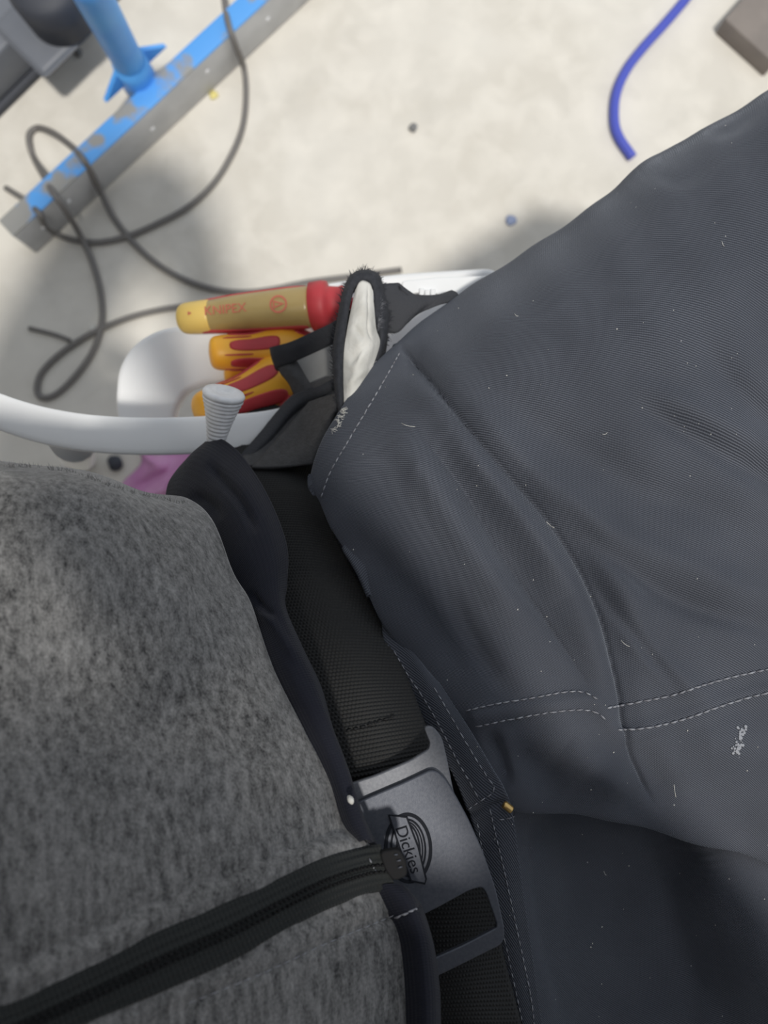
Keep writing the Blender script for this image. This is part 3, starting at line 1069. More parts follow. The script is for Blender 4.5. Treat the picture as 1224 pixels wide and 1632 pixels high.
# hem of the slanted pocket opening is edged by a light seam
stitches('stitching', [(637, 563), (622, 590), (600, 628), (575, 670), (550, 712), (527, 752), (513, 790), (511, 802)], allb, THREAD, trousers, 0.0030, 0.0009, 0.00040)
stitches('stitching', [(742, 1133), (790, 1122), (850, 1112), (900, 1103), (930, 1103), (948, 1112), (962, 1122)], allb, THREAD, trousers, 0.0030, 0.0008, 0.00042)
stitches('stitching', [(968, 1128), (1010, 1120), (1070, 1108), (1120, 1092), (1170, 1078), (1235, 1064)], allb, THREAD, trousers, 0.0034, 0.0006, 0.00052)
stitches('stitching', [(758, 1158), (810, 1147), (870, 1136), (920, 1131), (948, 1134), (965, 1146)], allb, THREAD, trousers, 0.0030, 0.0008, 0.00042)
stitches('stitching', [(985, 1163), (1030, 1160), (1090, 1146), (1140, 1128), (1190, 1112), (1240, 1100)], allb, THREAD, trousers, 0.0034, 0.0006, 0.00052)
stitches('stitching', [(628, 1037), (650, 1075), (680, 1120), (705, 1165), (728, 1210), (748, 1245), (766, 1278)], allb, THREAD, trousers, 0.0026, 0.0013, 0.00032)
stitches('stitching', [(692, 1096), (712, 1130), (735, 1170), (760, 1212), (778, 1240), (788, 1255), (785, 1264), (766, 1276), (742, 1292)], allb, THREAD, trousers, 0.0026, 0.0013, 0.00032)
stitches('stitching', [(761, 1312), (768, 1350), (780, 1410), (800, 1480), (818, 1560), (835, 1640)], allb, THREAD, trousers, 0.0024, 0.0016, 0.00028)
stitches('stitching', [(781, 1290), (790, 1330), (803, 1385), (817, 1450), (832, 1520), (846, 1590), (852, 1640)], allb, THREAD, trousers, 0.0026, 0.0012, 0.00032)
stitches('stitching', [(796, 1306), (812, 1304), (826, 1296)], allb, THREAD, trousers, 0.0024, 0.0012, 0.00034)
h = cast(allb, 805, 1270, 0.001)
lathe('zip_stop', [(0, .0014), (.0006, .0018), (.0042, .0018), (.0048, .0014)], frame(h[0] - Vector((0.001, 0.002, -0.001)), (0.75, -0.55, 0.1)), BRASS, trousers, 16)
# chalky paint mark on the thigh
parts = []
for k in range(46):
    t = random.random()
    a = 1182 - 8 * t + random.gauss(0, 6) * (0.7 + 0.5 * t)
    b = 1160 + 42 * t + random.gauss(0, 3)
    hh = cast(allb, a, b, 0.0002)
    if hh:
        r = random.uniform(0.0003, 0.0010)
        parts.append(tube_geo([hh[0], hh[0] + hh[1] * 0.0002], [r, r * 0.6], 7))
V, Fc = join_geo(parts)
sm = mesh_obj('paint_smear', V, Fc, CHALK, trousers)
sm['kind'] = 'stuff'
sm['label'] = 'dried whitish paint smear'
# lint and loose fibres lying on the cloth
parts = []
for (a, b, da, db) in ((960, 692, 8, -3), (1074, 1250, 3, 20), (962, 1388, 4, 6), (640, 675, 22, 5), (990, 1020, 14, 10), (870, 832, 14, 8), (1150, 385, 4, 8), (820, 500, 6, 4)):
    pts = [cast(allb, a + da * t, b + db * t + 2 * math.sin(3 * t), 0.0003) for t in (0, .33, .66, 1)]
    if all(pts):
        parts.append(tube_geo([p[0] for p in pts], 0.00012, 5))
for k in range(120):
    a, b = random.uniform(560, 1224), random.uniform(150, 1630)
    hh = cast(allb, a, b, 0.0001)
    if hh:
        r = random.choice((0.00014, 0.00018, 0.00022, 0.0003))
        parts.append(tube_geo([hh[0], hh[0] + Vector((random.uniform(-1, 1), random.uniform(-1, 1), 0.3)) * r * 2.2], [r, r * 0.7], 5))
V, Fc = join_geo(parts)
mesh_obj('lint', V, Fc, LINING, trousers)['kind'] = 'stuff'

# shins of the trousers and shoes (out of the picture)
for s, nm_ in ((1, 'L'), (-1, 'R')):
    k, c_, a_ = (joints[j + nm_][0] for j in ('kn', 'cf', 'an'))
    tube('trouser_leg', [k + Vector((0, 0, .02)), k + Vector((0, 0, -.08)), c_, a_ + Vector((0, 0, .03))], [.078, .082, .078, .07], TWILL, trousers, 28, 24)
    t_ = joints['to' + nm_][0]
    dr = (t_ - a_); dr.z = 0
    dr.normalize()
    hz = Vector((a_.x, a_.y, 0.0)) - dr * 0.05
    tube('shoe', [hz + Vector((0, 0, .05)), hz + dr * .06 + Vector((0, 0, .055)), hz + dr * .16 + Vector((0, 0, .045)), hz + dr * .25 + Vector((0, 0, .032)), hz + dr * .28 + Vector((0, 0, .03))],
         [.036, .046, .046, .036, .016], SHOE, person, 20, 24, 0.8)

for s in (-1, 1):
    tube('seat_panel', [B(-.13, s * .05, .02), B(-.06, s * .075, .0), B(.05, s * .088, -.012), B(.14, s * .10, -.02), B(.24, s * .12, -.03)], [.055, .085, .080, .068, .055], TWILL, trousers, 28, 24)
# torn pocket facing with its white lining
edge_out = [(541, 664, .425), (533, 610, .424), (531, 560, .423), (538, 510, .424), (548, 462, .426), (560, 439, .428), (580, 431, .429), (602, 437, .430), (611, 460, .432), (619, 500, .434), (616, 540, .436), (607, 575, .436)]
edge_in = [(550, 655, .424), (547, 610, .422), (547, 560, .420), (553, 510, .420), (560, 470, .421), (568, 453, .422), (579, 447, .423), (591, 452, .424), (596, 470, .426), (597, 510, .429), (604, 542, .431), (592, 580, .432)]
g_ = []
for a, b in zip(edge_out, edge_in):
    A_, B_ = P(*a), P(*b)
    mid = (A_ + B_) / 2 + Vector((0, 0, 0.0035))
    g_.append([A_ + Vector((0, 0, -0.03)), A_ + Vector((0, 0, -0.004)), A_ + Vector((0, 0, .0015)), mid, B_, B_ + Vector((0, 0, -0.006))])
pf, bpf = patch('pocket_facing', g_, 110, 24, FACING, trousers, thick=0.001)
fuz = []
for k in range(620):
    t = random.random() * (len(edge_out) - 1)
    i = int(t)
    a, b = P(*edge_out[i]), P(*edge_out[min(i + 1, len(edge_out) - 1)])
    p = a.lerp(b, t - i)
    ci = P(*edge_in[i])
    d = (p - ci).normalized()
    fuz.append((p - d * 0.001, d))
hairs('frayed_edge', fuz, FACING, trousers, 0.0040, 0.00020)
fuz = []
for k in range(60):
    t = random.random()
    p = P(607 - 6 * t, 480 + 50 * t, .431)
    fuz.append((p + Vector((0, 0, .003)), Vector((0.6, 0.2, 0.4))))
hairs('loose_thread', fuz, THREAD, trousers, 0.0035, 0.00008)
lin = [
    [(566, 462, .424), (572, 450, .423), (580, 447, .423), (590, 452, .424), (594, 463, .425)],
    [(560, 490, .423), (567, 486, .421), (578, 484, .419), (588, 486, .421), (597, 490, .427)],
    [(553, 525, .422), (562, 524, .419), (575, 522, .418), (590, 522, .420), (600, 524, .428)],
    [(548, 560, .421), (560, 560, .419), (576, 556, .416), (592, 552, .420), (606, 546, .430)],
    [(547, 600, .422), (555, 600, .419), (566, 596, .417), (580, 590, .420), (596, 580, .428)],
    [(548, 640, .422), (553, 638, .420), (560, 634, .419), (570, 628, .420), (582, 618, .425)],
    [(548, 672, .424), (550, 670, .423), (554, 668, .422), (560, 664, .422), (568, 656, .424)],
]
wl = [([(586, 455), (590, 490), (588, 520), (594, 545)], 4, -0.0018, 0.2, 'sharp'), ([(556, 580), (572, 560), (590, 545)], 6, -0.0016, 0.25, 'g'), ([(552, 620), (568, 600), (588, 585)], 6, 0.0012, 0.25, 'g'),
      ([(560, 520), (572, 530), (580, 545)], 5, -0.0012, 0.3, 'g')]
pl, bpl = patch('pocket_lining', G(lin), 60, 60, LINING, trousers, wl, 0.0006)
pl['label'] = 'off-white cotton pocket lining showing through the torn pocket'
# a few white threads along the pocket edge
parts = []
for k in range(26):
    t = random.random()
    a, b = 553 - 19 * t + 0, 650 + 40 * t
    hh = cast(allb + [bpl], a + random.uniform(-2, 2), b, 0.0006)
    if hh:
        q = hh[0]
        parts.append(tube_geo([q, q + Vector((random.uniform(-1, 1) * .0015 - .0008, -random.random() * .002 + .001, .0006)), q + Vector((random.uniform(-1, 1) * .003, .002 - random.random() * .005, .0002))], 0.00016, 4))
V, Fc = join_geo(parts)
mesh_obj('loose_thread', V, Fc, LINING, trousers)['kind'] = 'stuff'

# ------------------------------------------------------------------ belt and buckle
bl = [
    [(352, 640, .505), (400, 640, .505), (470, 650, .505)],
    [(372, 715, .470), (440, 715, .468), (496, 728, .470)],
    [(405, 800, .434), (470, 800, .431), (517, 810, .434)],
    [(425, 880, .408), (490, 880, .406), (554, 890, .410)],
    [(435, 965, .388), (515, 960, .387), (594, 965, .394)],
    [(465, 1060, .368), (555, 1050, .366), (639, 1052, .373)],
    [(500, 1150, .351), (590, 1135, .350), (670, 1127, .358)],
    [(525, 1230, .340), (615, 1212, .339), (694, 1196, .346)],
    [(532, 1250, .341), (620, 1232, .3395), (697, 1206, .3465)],
    [(538, 1262, .349), (626, 1246, .348), (702, 1222, .353)],
    [(580, 1360, .354), (668, 1340, .353), (746, 1320, .357)],
    [(630, 1430, .353), (712, 1430, .350), (785, 1424, .353)],
    [(640, 1480, .350), (722, 1480, .346), (796, 1475, .350)],
    [(660, 1540, .346), (738, 1532, .343), (804, 1522, .347)],
    [(680, 1632, .345), (758, 1632, .341), (832, 1632, .346)],
    [(700, 1760, .347), (785, 1760, .344), (862, 1760, .35)],
    [(690, 1900, .356), (775, 1900, .353), (860, 1900, .359)],
    [(650, 2060, .380), (735, 2060, .377), (830, 2060, .382)],
    [(560, 2180, .43), (640, 2190, .428), (720, 2200, .432)],
]


def ribs(px, A):
    s = np.concatenate([[0], np.cumsum(np.linalg.norm(np.diff(A.mean(1), axis=0), axis=-1))])[:, None]
    w = np.concatenate([[0], np.cumsum(np.linalg.norm(np.diff(A, axis=1), axis=-1).mean(0))])[None, :]
    row = np.floor(s / 0.0019)
    beads = np.sin((w + (row % 2) * 0.00085) * 2 * math.pi / 0.0017)
    e = np.minimum(w, w.max() - w)
    return 0.00042 * np.sin(s * 2 * math.pi / 0.0019) * (0.75 + 0.25 * beads) + 0.00014 * beads - 0.0012 * np.exp(-(e / 0.0012) ** 2)


belt, bb_ = patch('belt', G(bl), 1500, 150, WEB, person, (), 0.0016, fn=ribs)
belt['label'] = 'black ribbed webbing belt with a gunmetal buckle'
stitches('stitching', [(552, 1166), (580, 1157), (605, 1149), (636, 1138)], bb_, THREAD_DK, belt, 0.0028, 0.0008, 0.0006, 0.0004)
DB = 0.331
OB = P(670, 1340, DB)


def bq(px, py):          # picture point of the buckle -> its own plane
    return ((px - 670) / F * DB, (1340 - py) / F * DB)


bx = Vector((1, 0, -0.16)).normalized()
by = Vector((0, 1, -0.06))
by = (by - bx * by.dot(bx)).normalized()
MB_ = Matrix((bx, by, bx.cross(by))).transposed().to_4x4()
MB_.translation = OB


def bpl_(name, pts, holes, z, th, m, parent, r, rh=5, bev=.0006):
    out = [bq(*q) for q in round_poly(pts, r, 8)]
    hl = [[bq(*q) for q in round_poly(h, rh, 6)] for h in holes]
    T = MB_ @ Matrix.Translation((0, 0, z))
    return plate(name, out, hl, T, th, m, parent, bev, 3)


bk = bpl_('buckle', [(548, 1278), (548, 1250), (600, 1236), (655, 1216), (687, 1199), (690, 1188), (680, 1163), (692, 1163), (706, 1180), (714, 1215), (724, 1268), (745, 1315), (700, 1330), (600, 1330)],
          [], -0.0012, 0.0022, GUN_EDGE, belt, [4, 4, 8, 8, 10, 8, 5, 6, 10, 10, 10, 8, 6, 6])
bk['label'] = 'satin gunmetal belt buckle'
slot = [(640, 1461), (700, 1437), (748, 1416), (768, 1413), (776, 1424), (793, 1474), (792, 1482), (740, 1503), (660, 1530)]
bpl_('buckle_plate', [(556, 1278), (600, 1262), (645, 1246), (690, 1228), (706, 1240), (722, 1265), (745, 1308), (768, 1360), (788, 1420), (801, 1480), (801, 1497), (795, 1506), (750, 1523), (690, 1545), (640, 1560),
                      (600, 1420)], [slot], 0.0015, 0.0024, GUN, belt, [4, 8, 8, 16, 12, 12, 14, 14, 14, 10, 5, 6, 8, 8, 6, 6], [8, 8, 8, 6, 6, 6, 5, 8, 8])


# emblem on the buckle: rings, horseshoe and a slanted banner
def band(pts, w, closed=True):
    """outline strip as two loops (outer, inner) around a closed line of picture points"""
    n = len(pts)
    o_, i_ = [], []
    for k in range(n):
        a, b = np.array(pts[k - 1]), np.array(pts[(k + 1) % n])
        t = b - a
        t = t / (np.linalg.norm(t) + 1e-9)
        nrm = np.array([t[1], -t[0]])
        o_.append(tuple(np.array(pts[k]) + nrm * w / 2))
        i_.append(tuple(np.array(pts[k]) - nrm * w / 2))
    return o_, i_


def ell(rx, ry, cx=648.5, cy=1346, rot=-0.10, n=56, a0=0.0, a1=2 * math.pi):
    r = []
    for k in range(n):
        a = a0 + (a1 - a0) * k / n
        x, y = rx * math.cos(a), ry * math.sin(a)
        r.append((cx + x * math.cos(rot) - y * math.sin(rot), cy + x * math.sin(rot) + y * math.cos(rot)))
    return r


def emb(name, loops, z=0.0029, m=EMBLEM):
    o = plate(name, [bq(*q) for q in loops[0]], [[bq(*q) for q in l] for l in loops[1:]], MB_ @ Matrix.Translation((0, 0, z)), 0.0003, m, belt, 0.00005, 1)
    return o


emb('emblem', band(ell(35.5, 52), 5.0))
emb('emblem', band(ell(27, 44), 2.6))
emb('emblem', band(ell(18, 37), 2.4), 0.0029)


def arc_band(rx, ry, a0, a1, w):
    c = ell(rx, ry, n=30, a0=a0, a1=a1)
    o_ = []
    i_ = []
    for k in range(len(c)):
        a, b = np.array(c[max(k - 1, 0)]), np.array(c[min(k + 1, len(c) - 1)])
        t = (b - a) / (np.linalg.norm(b - a) + 1e-9)
        nr_ = np.array([t[1], -t[0]])
        o_.append(tuple(np.array(c[k]) + nr_ * w / 2)); i_.append(tuple(np.array(c[k]) - nr_ * w / 2))
    return [o_ + i_[::-1]]


emb('emblem', arc_band(22.5, 40, -1.9, 0.7, 1.8))
ban = [(618, 1293), (646, 1298), (664, 1345), (676, 1395), (674, 1402), (652, 1396), (640, 1362), (628, 1325)]
emb('emblem', [ban], 0.0031, GUN)
emb('emblem', band(ban[:], 2.6)[::1], 0.0033)
T = MB_ @ Matrix.Translation((*bq(647.5, 1347), 0.0034)) @ Matrix.Rotation(math.radians(-71), 4, 'Z')
text_mesh('emblem_lettering', 'Dickies', 0.0071, T, EMBLEM, belt, 0.0001, shear=0.1)

# ------------------------------------------------------------------ hoodie
hd = [
    [(235, 800, .45), (262, 793, .405), (300, 798, .372), (338, 830, .358), (374, 912, .346), (402, 965, .339), (438, 1070, .326), (487, 1165, .317), (528, 1238, .312), (550, 1310, .308), (588, 1346, .305), (612, 1418, .303), (645, 1494, .300), (656, 1600, .299), (652, 1750, .30), (600, 2100, .31)],
    [(190, 800, .42), (218, 783, .375), (250, 800, .338), (277, 850, .323), (302, 920, .314), (322, 985, .308), (352, 1085, .300), (392, 1185, .292), (425, 1260, .287), (445, 1335, .283), (470, 1397, .280), (490, 1466, .278), (510, 1545, .276), (520, 1645, .275), (520, 1800, .276), (450, 2150, .29)],
    [(120, 790, .40), (142, 754, .36), (158, 773, .310), (167, 850, .2925), (175, 930, .2855), (185, 1000, .281), (200, 1100, .274), (220, 1200, .265), (240, 1290, .259), (255, 1380, .254), (270, 1465, .251), (285, 1540, .249), (300, 1630, .247), (310, 1725, .246), (310, 1900, .248), (250, 2300, .26)],
    [(20, 780, .385), (32, 737, .35), (38, 758, .296), (38, 850, .2765), (37, 940, .2685), (36, 1010, .263), (36, 1120, .254), (40, 1230, .244), (45, 1330, .237), (50, 1430, .232), (55, 1525, .229), (60, 1610, .227), (60, 1710, .225), (60, 1810, .225), (50, 2000, .227), (0, 2400, .24)],
    [(-100, 775, .375), (-100, 736, .34), (-105, 763, .282), (-110, 860, .259), (-115, 955, .249), (-120, 1030, .243), (-130, 1150, .232), (-135, 1270, .220), (-140, 1380, .212), (-140, 1490, .207), (-140, 1595, .204), (-140, 1690, .202), (-150, 1800, .200), (-160, 1910, .199), (-180, 2100, .199), (-220, 2500, .21)],
]
grid = []
for r in hd:
    pts = [P(*q) for q in r]
    a, b = pts[-1], pts[0]
    mid = (a + b) / 2
    grid.append(pts + [a - f_ * 0.10 - l_ * 0.01, mid - f_ * 0.20 - l_ * .06, mid - f_ * .20 + l_ * 0.06, b - f_ * .06 + l_ * .005, b.copy()])
last = grid[-1]
nxt = [p + Vector((-0.045, -0.016, 0.10)) for p in last]
grid.append(nxt)
shz = NECK.z - 0.04
cen = sum((p for p in nxt), Vector()) / len(nxt)
n3 = []
for p in nxt:
    q = cen + (p - cen) * 0.92 + Vector((-0.05, -0.017, 0))
    q.z = 0.93 + (p.z - cen.z) * 0.4
    n3.append(q)
grid.append(n3)
n4 = []
for p in n3:
    q = Vector((NECK.x, NECK.y, 0)) + Vector((p.x - NECK.x, p.y - NECK.y, 0)) * 0.45
    q.z = 1.035
    n4.append(q)
n5 = []
for p in n3:
    d = Vector((p.x - NECK.x, p.y - NECK.y, 0)).normalized() * 0.075
    n5.append(Vector((NECK.x + d.x, NECK.y + d.y, 1.065)))
grid += [n4, n5]
hf = [
    ([(0, 1548), (140, 1490), (294, 1421), (412, 1374), (547, 1322)], 8, -0.0016, 0.02, 'lip'),
    ([(0, 1575), (140, 1515), (300, 1445), (420, 1395), (560, 1338)], 12, 0.0014, 0.02, 'g'),
    ([(300, 1600), (430, 1545), (510, 1508), (588, 1474), (650, 1450)], 6, -0.0012, 0.02, 'g'),
    ([(150, 1640), (300, 1580), (470, 1500), (600, 1440)], 14, 0.0012, 0.05, 'g'),
    ([(60, 980), (130, 930), (170, 870)], 40, 0.0015, 0.3, 'g'),
    ([(200, 1180), (300, 1130), (390, 1060)], 40, -0.0014, 0.3, 'g'),
    ([(240, 860), (270, 930), (300, 1010)], 30, 0.0014, 0.3, 'g'),
    ([(300, 1240), (400, 1240), (480, 1220)], 40, 0.0016, 0.3, 'g'),
]


def hwav(px, A):
    x, y = px[..., 0], px[..., 1]
    return 0.0008 * np.sin(x * 0.012 + y * 0.006) * np.sin(y * 0.011 - x * .004) + 0.0003 * np.sin(x * .05 + 2 * np.sin(y * .02))


hoodie, bh = patch('hoodie', grid, 240, 300, MARL, person, hf, 0.0025, fn=hwav)
hoodie['label'] = 'faded grey marl fleece hoodie with navy hem and black zip'
# sleeves
tube('sleeve', [B(-.22, .13, .45), B(-.20, .20, .43), joints['elL'][0], joints['elL'][0].lerp(joints['wrL'][0], .9)], [.072, .075, .060, .042], MARL, hoodie, 24, 24)
tube('sleeve', [Vector((-.235, -.315, 1.0)), Vector((-.17, -.325, 1.01)), Vector((0, -.295, .97)), joints['elR'][0], joints['elR'][0].lerp(joints['wrR'][0], .85)], [.075, .082, .084, .072, .046], MARL, hoodie, 24, 30)
# pilling and flyaway fibres along the flank
fz = []
for k in range(240):
    a = random.uniform(0, 300)
    b = np.interp(a, [0, 60, 110, 160, 210, 260, 300], [738, 739, 746, 763, 781, 791, 799]) + 2.5
    hh = cast(bh, a, b + random.uniform(0, 5), 0)
    if hh:
        fz.append((hh[0], Vector((0, 1, 0.5))))
hairs('fleece_fibres', fz, MARL, hoodie, 0.0022, 0.00007)

# navy hem
hm = [
    [(262, 800, .42), (268, 770, .425), (282, 748, .432), (300, 728, .44)],
    [(280, 808, .402), (294, 762, .408), (312, 722, .416), (338, 698, .43)],
    [(318, 838, .383), (334, 785, .387), (354, 745, .396), (372, 712, .415)],
    [(343, 868, .368), (365, 815, .371), (388, 775, .380), (405, 752, .400)],
    [(362, 905, .357), (390, 865, .357), (420, 832, .365), (436, 808, .385)],
    [(384, 945, .349), (410, 915, .347), (438, 888, .354), (458, 872, .372)],
    [(398, 975, .343), (420, 955, .340), (442, 935, .345), (458, 930, .362)],
    [(410, 1005, .337), (430, 990, .333), (448, 972, .337), (456, 968, .352)],
    [(424, 1045, .331), (446, 1036, .326), (468, 1024, .329), (482, 1030, .340)],
    [(446, 1095, .326), (470, 1088, .320), (496, 1082, .323), (512, 1094, .333)],
    [(472, 1150, .321), (496, 1142, .315), (520, 1140, .317), (531, 1160, .326)],
    [(506, 1215, .315), (526, 1206, .310), (546, 1205, .312), (556, 1226, .320)],
    [(528, 1268, .311), (545, 1262, .306), (564, 1260, .308), (572, 1280, .315)],
    [(545, 1315, .308), (560, 1308, .303), (578, 1305, .304), (589, 1320, .311)],
    [(566, 1345, .306), (578, 1340, .302), (590, 1338, .303), (603, 1348, .309)],
]
hem1, bhem1 = patch('hem_band', G(hm), 240, 60, NAVY, hoodie, [
    ([(330, 735), (355, 765), (385, 800), (410, 850)], 8, -0.003, 0.2, 'g'), ([(300, 790), (330, 800), (352, 830)], 10, -0.002, 0.3, 'g'),
    ([(408, 965), (432, 990), (452, 1020), (476, 1060)], 8, 0.0020, 0.2, 'g'), ([(396, 940), (420, 970), (440, 985)], 6, -0.002, 0.3, 'g')], 0.002)
hem1['label'] = 'navy knitted hem band bulging out at the hip'
hm2 = [
    [(596, 1416, .302), (616, 1408, .300), (642, 1410, .302), (652, 1418, .309)],
    [(595, 1446, 0.305), (636, 1436, .297), (660, 1436, .299), (673, 1446, .307)],
    [(624, 1502, 0.303), (660, 1492, .294), (680, 1492, .296), (692, 1508, .304)],
    [(633, 1586, 0.301), (670, 1576, .292), (690, 1572, .294), (701, 1576, .302)],
    [(635, 1646, 0.301), (672, 1640, .291), (692, 1640, .293), (703, 1640, .301)],
    [(633, 1766, 0.302), (670, 1760, .292), (692, 1760, .294), (705, 1760, .303)],
    [(620, 1900, .306), (655, 1900, .300), (680, 1900, .302), (694, 1900, .311)],
    [(570, 2090, .325), (610, 2090, .319), (636, 2090, .321), (650, 2090, .330)],
]
hem2, bhem2 = patch('hem_band', G(hm2), 90, 30, NAVY, hoodie, [([(640, 1462), (655, 1452), (672, 1446)], 4, -0.001, 0.1, 'g')], 0.002)
# zip
zc = [(-120, 1690), (0, 1641), (120, 1593), (265, 1539), (370, 1486), (470, 1434), (530, 1403), (588, 1386), (622, 1382)]
zw = [(-140, 1652, -100, 1728), (-5, 1604, 20, 1690), (110, 1556, 140, 1632), (240, 1490, 272, 1576), (345, 1445, 380, 1527), (450, 1397, 485, 1468), (515, 1367, 545, 1441), (578, 1349, 594, 1424), (606, 1345, 632, 1420)]
zc = [((a + c_) / 2, (b + d_) / 2) for a, b, c_, d_ in zw]
rows = []
for (x0, y0, x1, y1) in zw:
    r = []
    for t in (0, .25, .5, .75, 1):
        a, b = x0 + (x1 - x0) * t, y0 + (y1 - y0) * t
        hh = cast(bh, a, b)
        p = hh[0] if hh else P(a, b, 0.303)
        p = Vector((0, 0, H)) + (p - Vector((0, 0, H))) * (1 - (0.006 if 0 < t < 1 else 0.001) / max((p - Vector((0, 0, H))).length, .1) * 0.45)
        r.append(p)
    rows.append(r)


def ztape(px, A):
    n = A.shape[1]
    v = np.linspace(0, 1, n)[None, :]
    z = 0.0009 * np.exp(-((v - .5) / .10) ** 2) - 0.0014 * np.exp(-((v - .5) / .018) ** 2)
    z += 0.0003 * np.cos((v - .5) * 2 * math.pi / 0.14)
    return np.broadcast_to(z, A.shape[:2])


ztp, bz_ = patch('zip_tape', rows, 200, 60, ZIPTAPE, hoodie, (), 0.0012, fn=ztape)
ztp['label'] = 'black ribbed zip tape running to the hem'
stitches('zip_teeth', [(c_[0], c_[1] + 5) for c_ in zc], bz_, ZIPPL, hoodie, 0.0013, 0.0006, 0.0007, 0.0002)
stitches('zip_teeth', [(c_[0], c_[1] - 5) for c_ in zc], bz_, ZIPPL, hoodie, 0.0013, 0.0006, 0.0007, 0.0002)
# box end of the zip with its cover
zb = [(608, 1358), (634, 1354), (644, 1372), (646, 1392), (628, 1399), (616, 1382)]
db_ = 0.3005
zbp = [((x - 612) / F * db_, (816 - y) / F * db_) for x, y in round_poly(zb, 6)]
zo = plate('zip_box', zbp, [], Matrix.Translation((0, 0, H - db_)), .0030, ZIPPL, hoodie, .0008, 2)
for (a, b, c_, e) in ((628, 1362, 634, 1362), (632, 1372, 639, 1371), (634, 1383, 641, 1381)):
    tube('zip_box_rib', [P(a, b, db_ - .0018), P(c_, e, db_ - .0018)], .0004, GUN, hoodie, 6)
allh = [bh, bhem1, bhem2, bz_]
stitches('stitching', [(588, 1368), (593, 1376), (596, 1384)], allh, THREAD, hoodie, .0022, .0012, .0004)
stitches('stitching', [(598, 1386), (602, 1394), (606, 1400)], allh, THREAD, hoodie, .0022, .0012, .0004)
stitches('stitching', [(606, 1356), (614, 1368), (622, 1382), (630, 1398)], allh, CHALK, hoodie, .012, .001, .00035, .0012)
stitches('stitching', [(630, 1462), (645, 1456), (655, 1451), (664, 1448), (670, 1452)], allh, THREAD, hoodie, .003, .0004, .0005)
stitches('stitching', [(300, 1599), (360, 1575), (430, 1546), (510, 1508), (560, 1487), (630, 1458)], allh, CHALK, hoodie, .0028, .0011, .00018, .0)
tube('cord_end', [P(556, 1270, .302), P(559, 1275, .300), P(561, 1280, .301)], [.0008, .0013, .0007], LINING, hoodie, 8, 8)

# ------------------------------------------------------------------ ribbed grey hem toggle sticking up from the navy fold
ca, cb_ = P(342, 716, .432), P(356, 632, .418)
ax_ = (cb_ - ca)
Lc = ax_.length
prof = [(0, .0048)]
nr_ = 13
for k in range(nr_):
    t0, t1 = k / nr_, (k + 1) / nr_
    r = .0048 + .0060 * (t1 ** 1.7)
    prof += [(Lc * (t0 + .01), r * .93), (Lc * (t0 + .3 / nr_), r * 1.03), (Lc * (t0 + .7 / nr_), r * 1.03), (Lc * (t1 - .01), r * .93)]
prof += [(Lc * 1.0, .0112), (Lc * 1.05, .0116), (Lc * 1.09, .0108), (Lc * 1.10, .0070), (Lc * 1.06, .0045)]
rt = lathe('ribbed_sleeve', prof, frame(ca, ax_), GREYPL, None, 40)
tag(rt, 'pale grey ribbed cone-shaped rubber sleeve poking up from the navy fabric fold', 'sleeve')

# ------------------------------------------------------------------ tool pouch at the hip
pouch = thing('tool_pouch', 'black nylon tool pouch with stiff loops hanging from the belt at the hip', 'tool pouch', P(480, 660, .56))


def strap(name, rows, m, parent, th=.0025, nu=40, nv=14):
    return patch(name, G([[(a, b, d - 0.020) for a, b, d in r] for r in rows]), nu, nv, m, parent, (), th)[0]


strap('back_panel', [[(372, 742, .475), (420, 742, .474), (500, 735, .470)], [(400, 712, .485), (450, 705, .482), (520, 690, .468)], [(440, 655, .498), (485, 640, .490), (535, 640, .470)],
                     [(480, 618, .503), (510, 612, .495), (545, 610, .475)], [(520, 600, .50), (540, 598, .49), (560, 590, .475)]], NYLON, pouch)
o = strap('inner_panel', [[(462, 562, .512), (500, 546, .510), (545, 525, .505)], [(474, 592, .511), (510, 580, .509), (552, 560, .503)], [(488, 612, .510), (520, 605, .508), (560, 590, .50)]], GREYMESH, pouch)
o['label'] = 'pale grey inside of the pouch'
# upper loop: wide band coming out of the hip, turning down at its free end
strap('tool_loop', [[(575, 478, .46), (582, 495, .462), (590, 515, .465)], [(540, 508, .472), (545, 522, .474), (548, 540, .478)], [(500, 528, .482), (503, 541, .483), (506, 560, .487)], [(462, 545, .489), (465, 558, .490), (470, 576, .494)],
                    [(432, 553, .496), (434, 566, .497), (440, 586, .500)], [(430, 556, .508), (434, 572, .508), (442, 592, .510)]], BINDING, pouch, .003)
strap('side_wall', [[(436, 572, .501), (450, 566, .498), (466, 562, .498)], [(446, 594, .500), (462, 590, .496), (480, 586, .497)], [(460, 612, .499), (478, 608, .494), (494, 610, .495)], [(470, 634, .498), (486, 628, .494), (506, 626, .494)]], NYLON, pouch, .003)
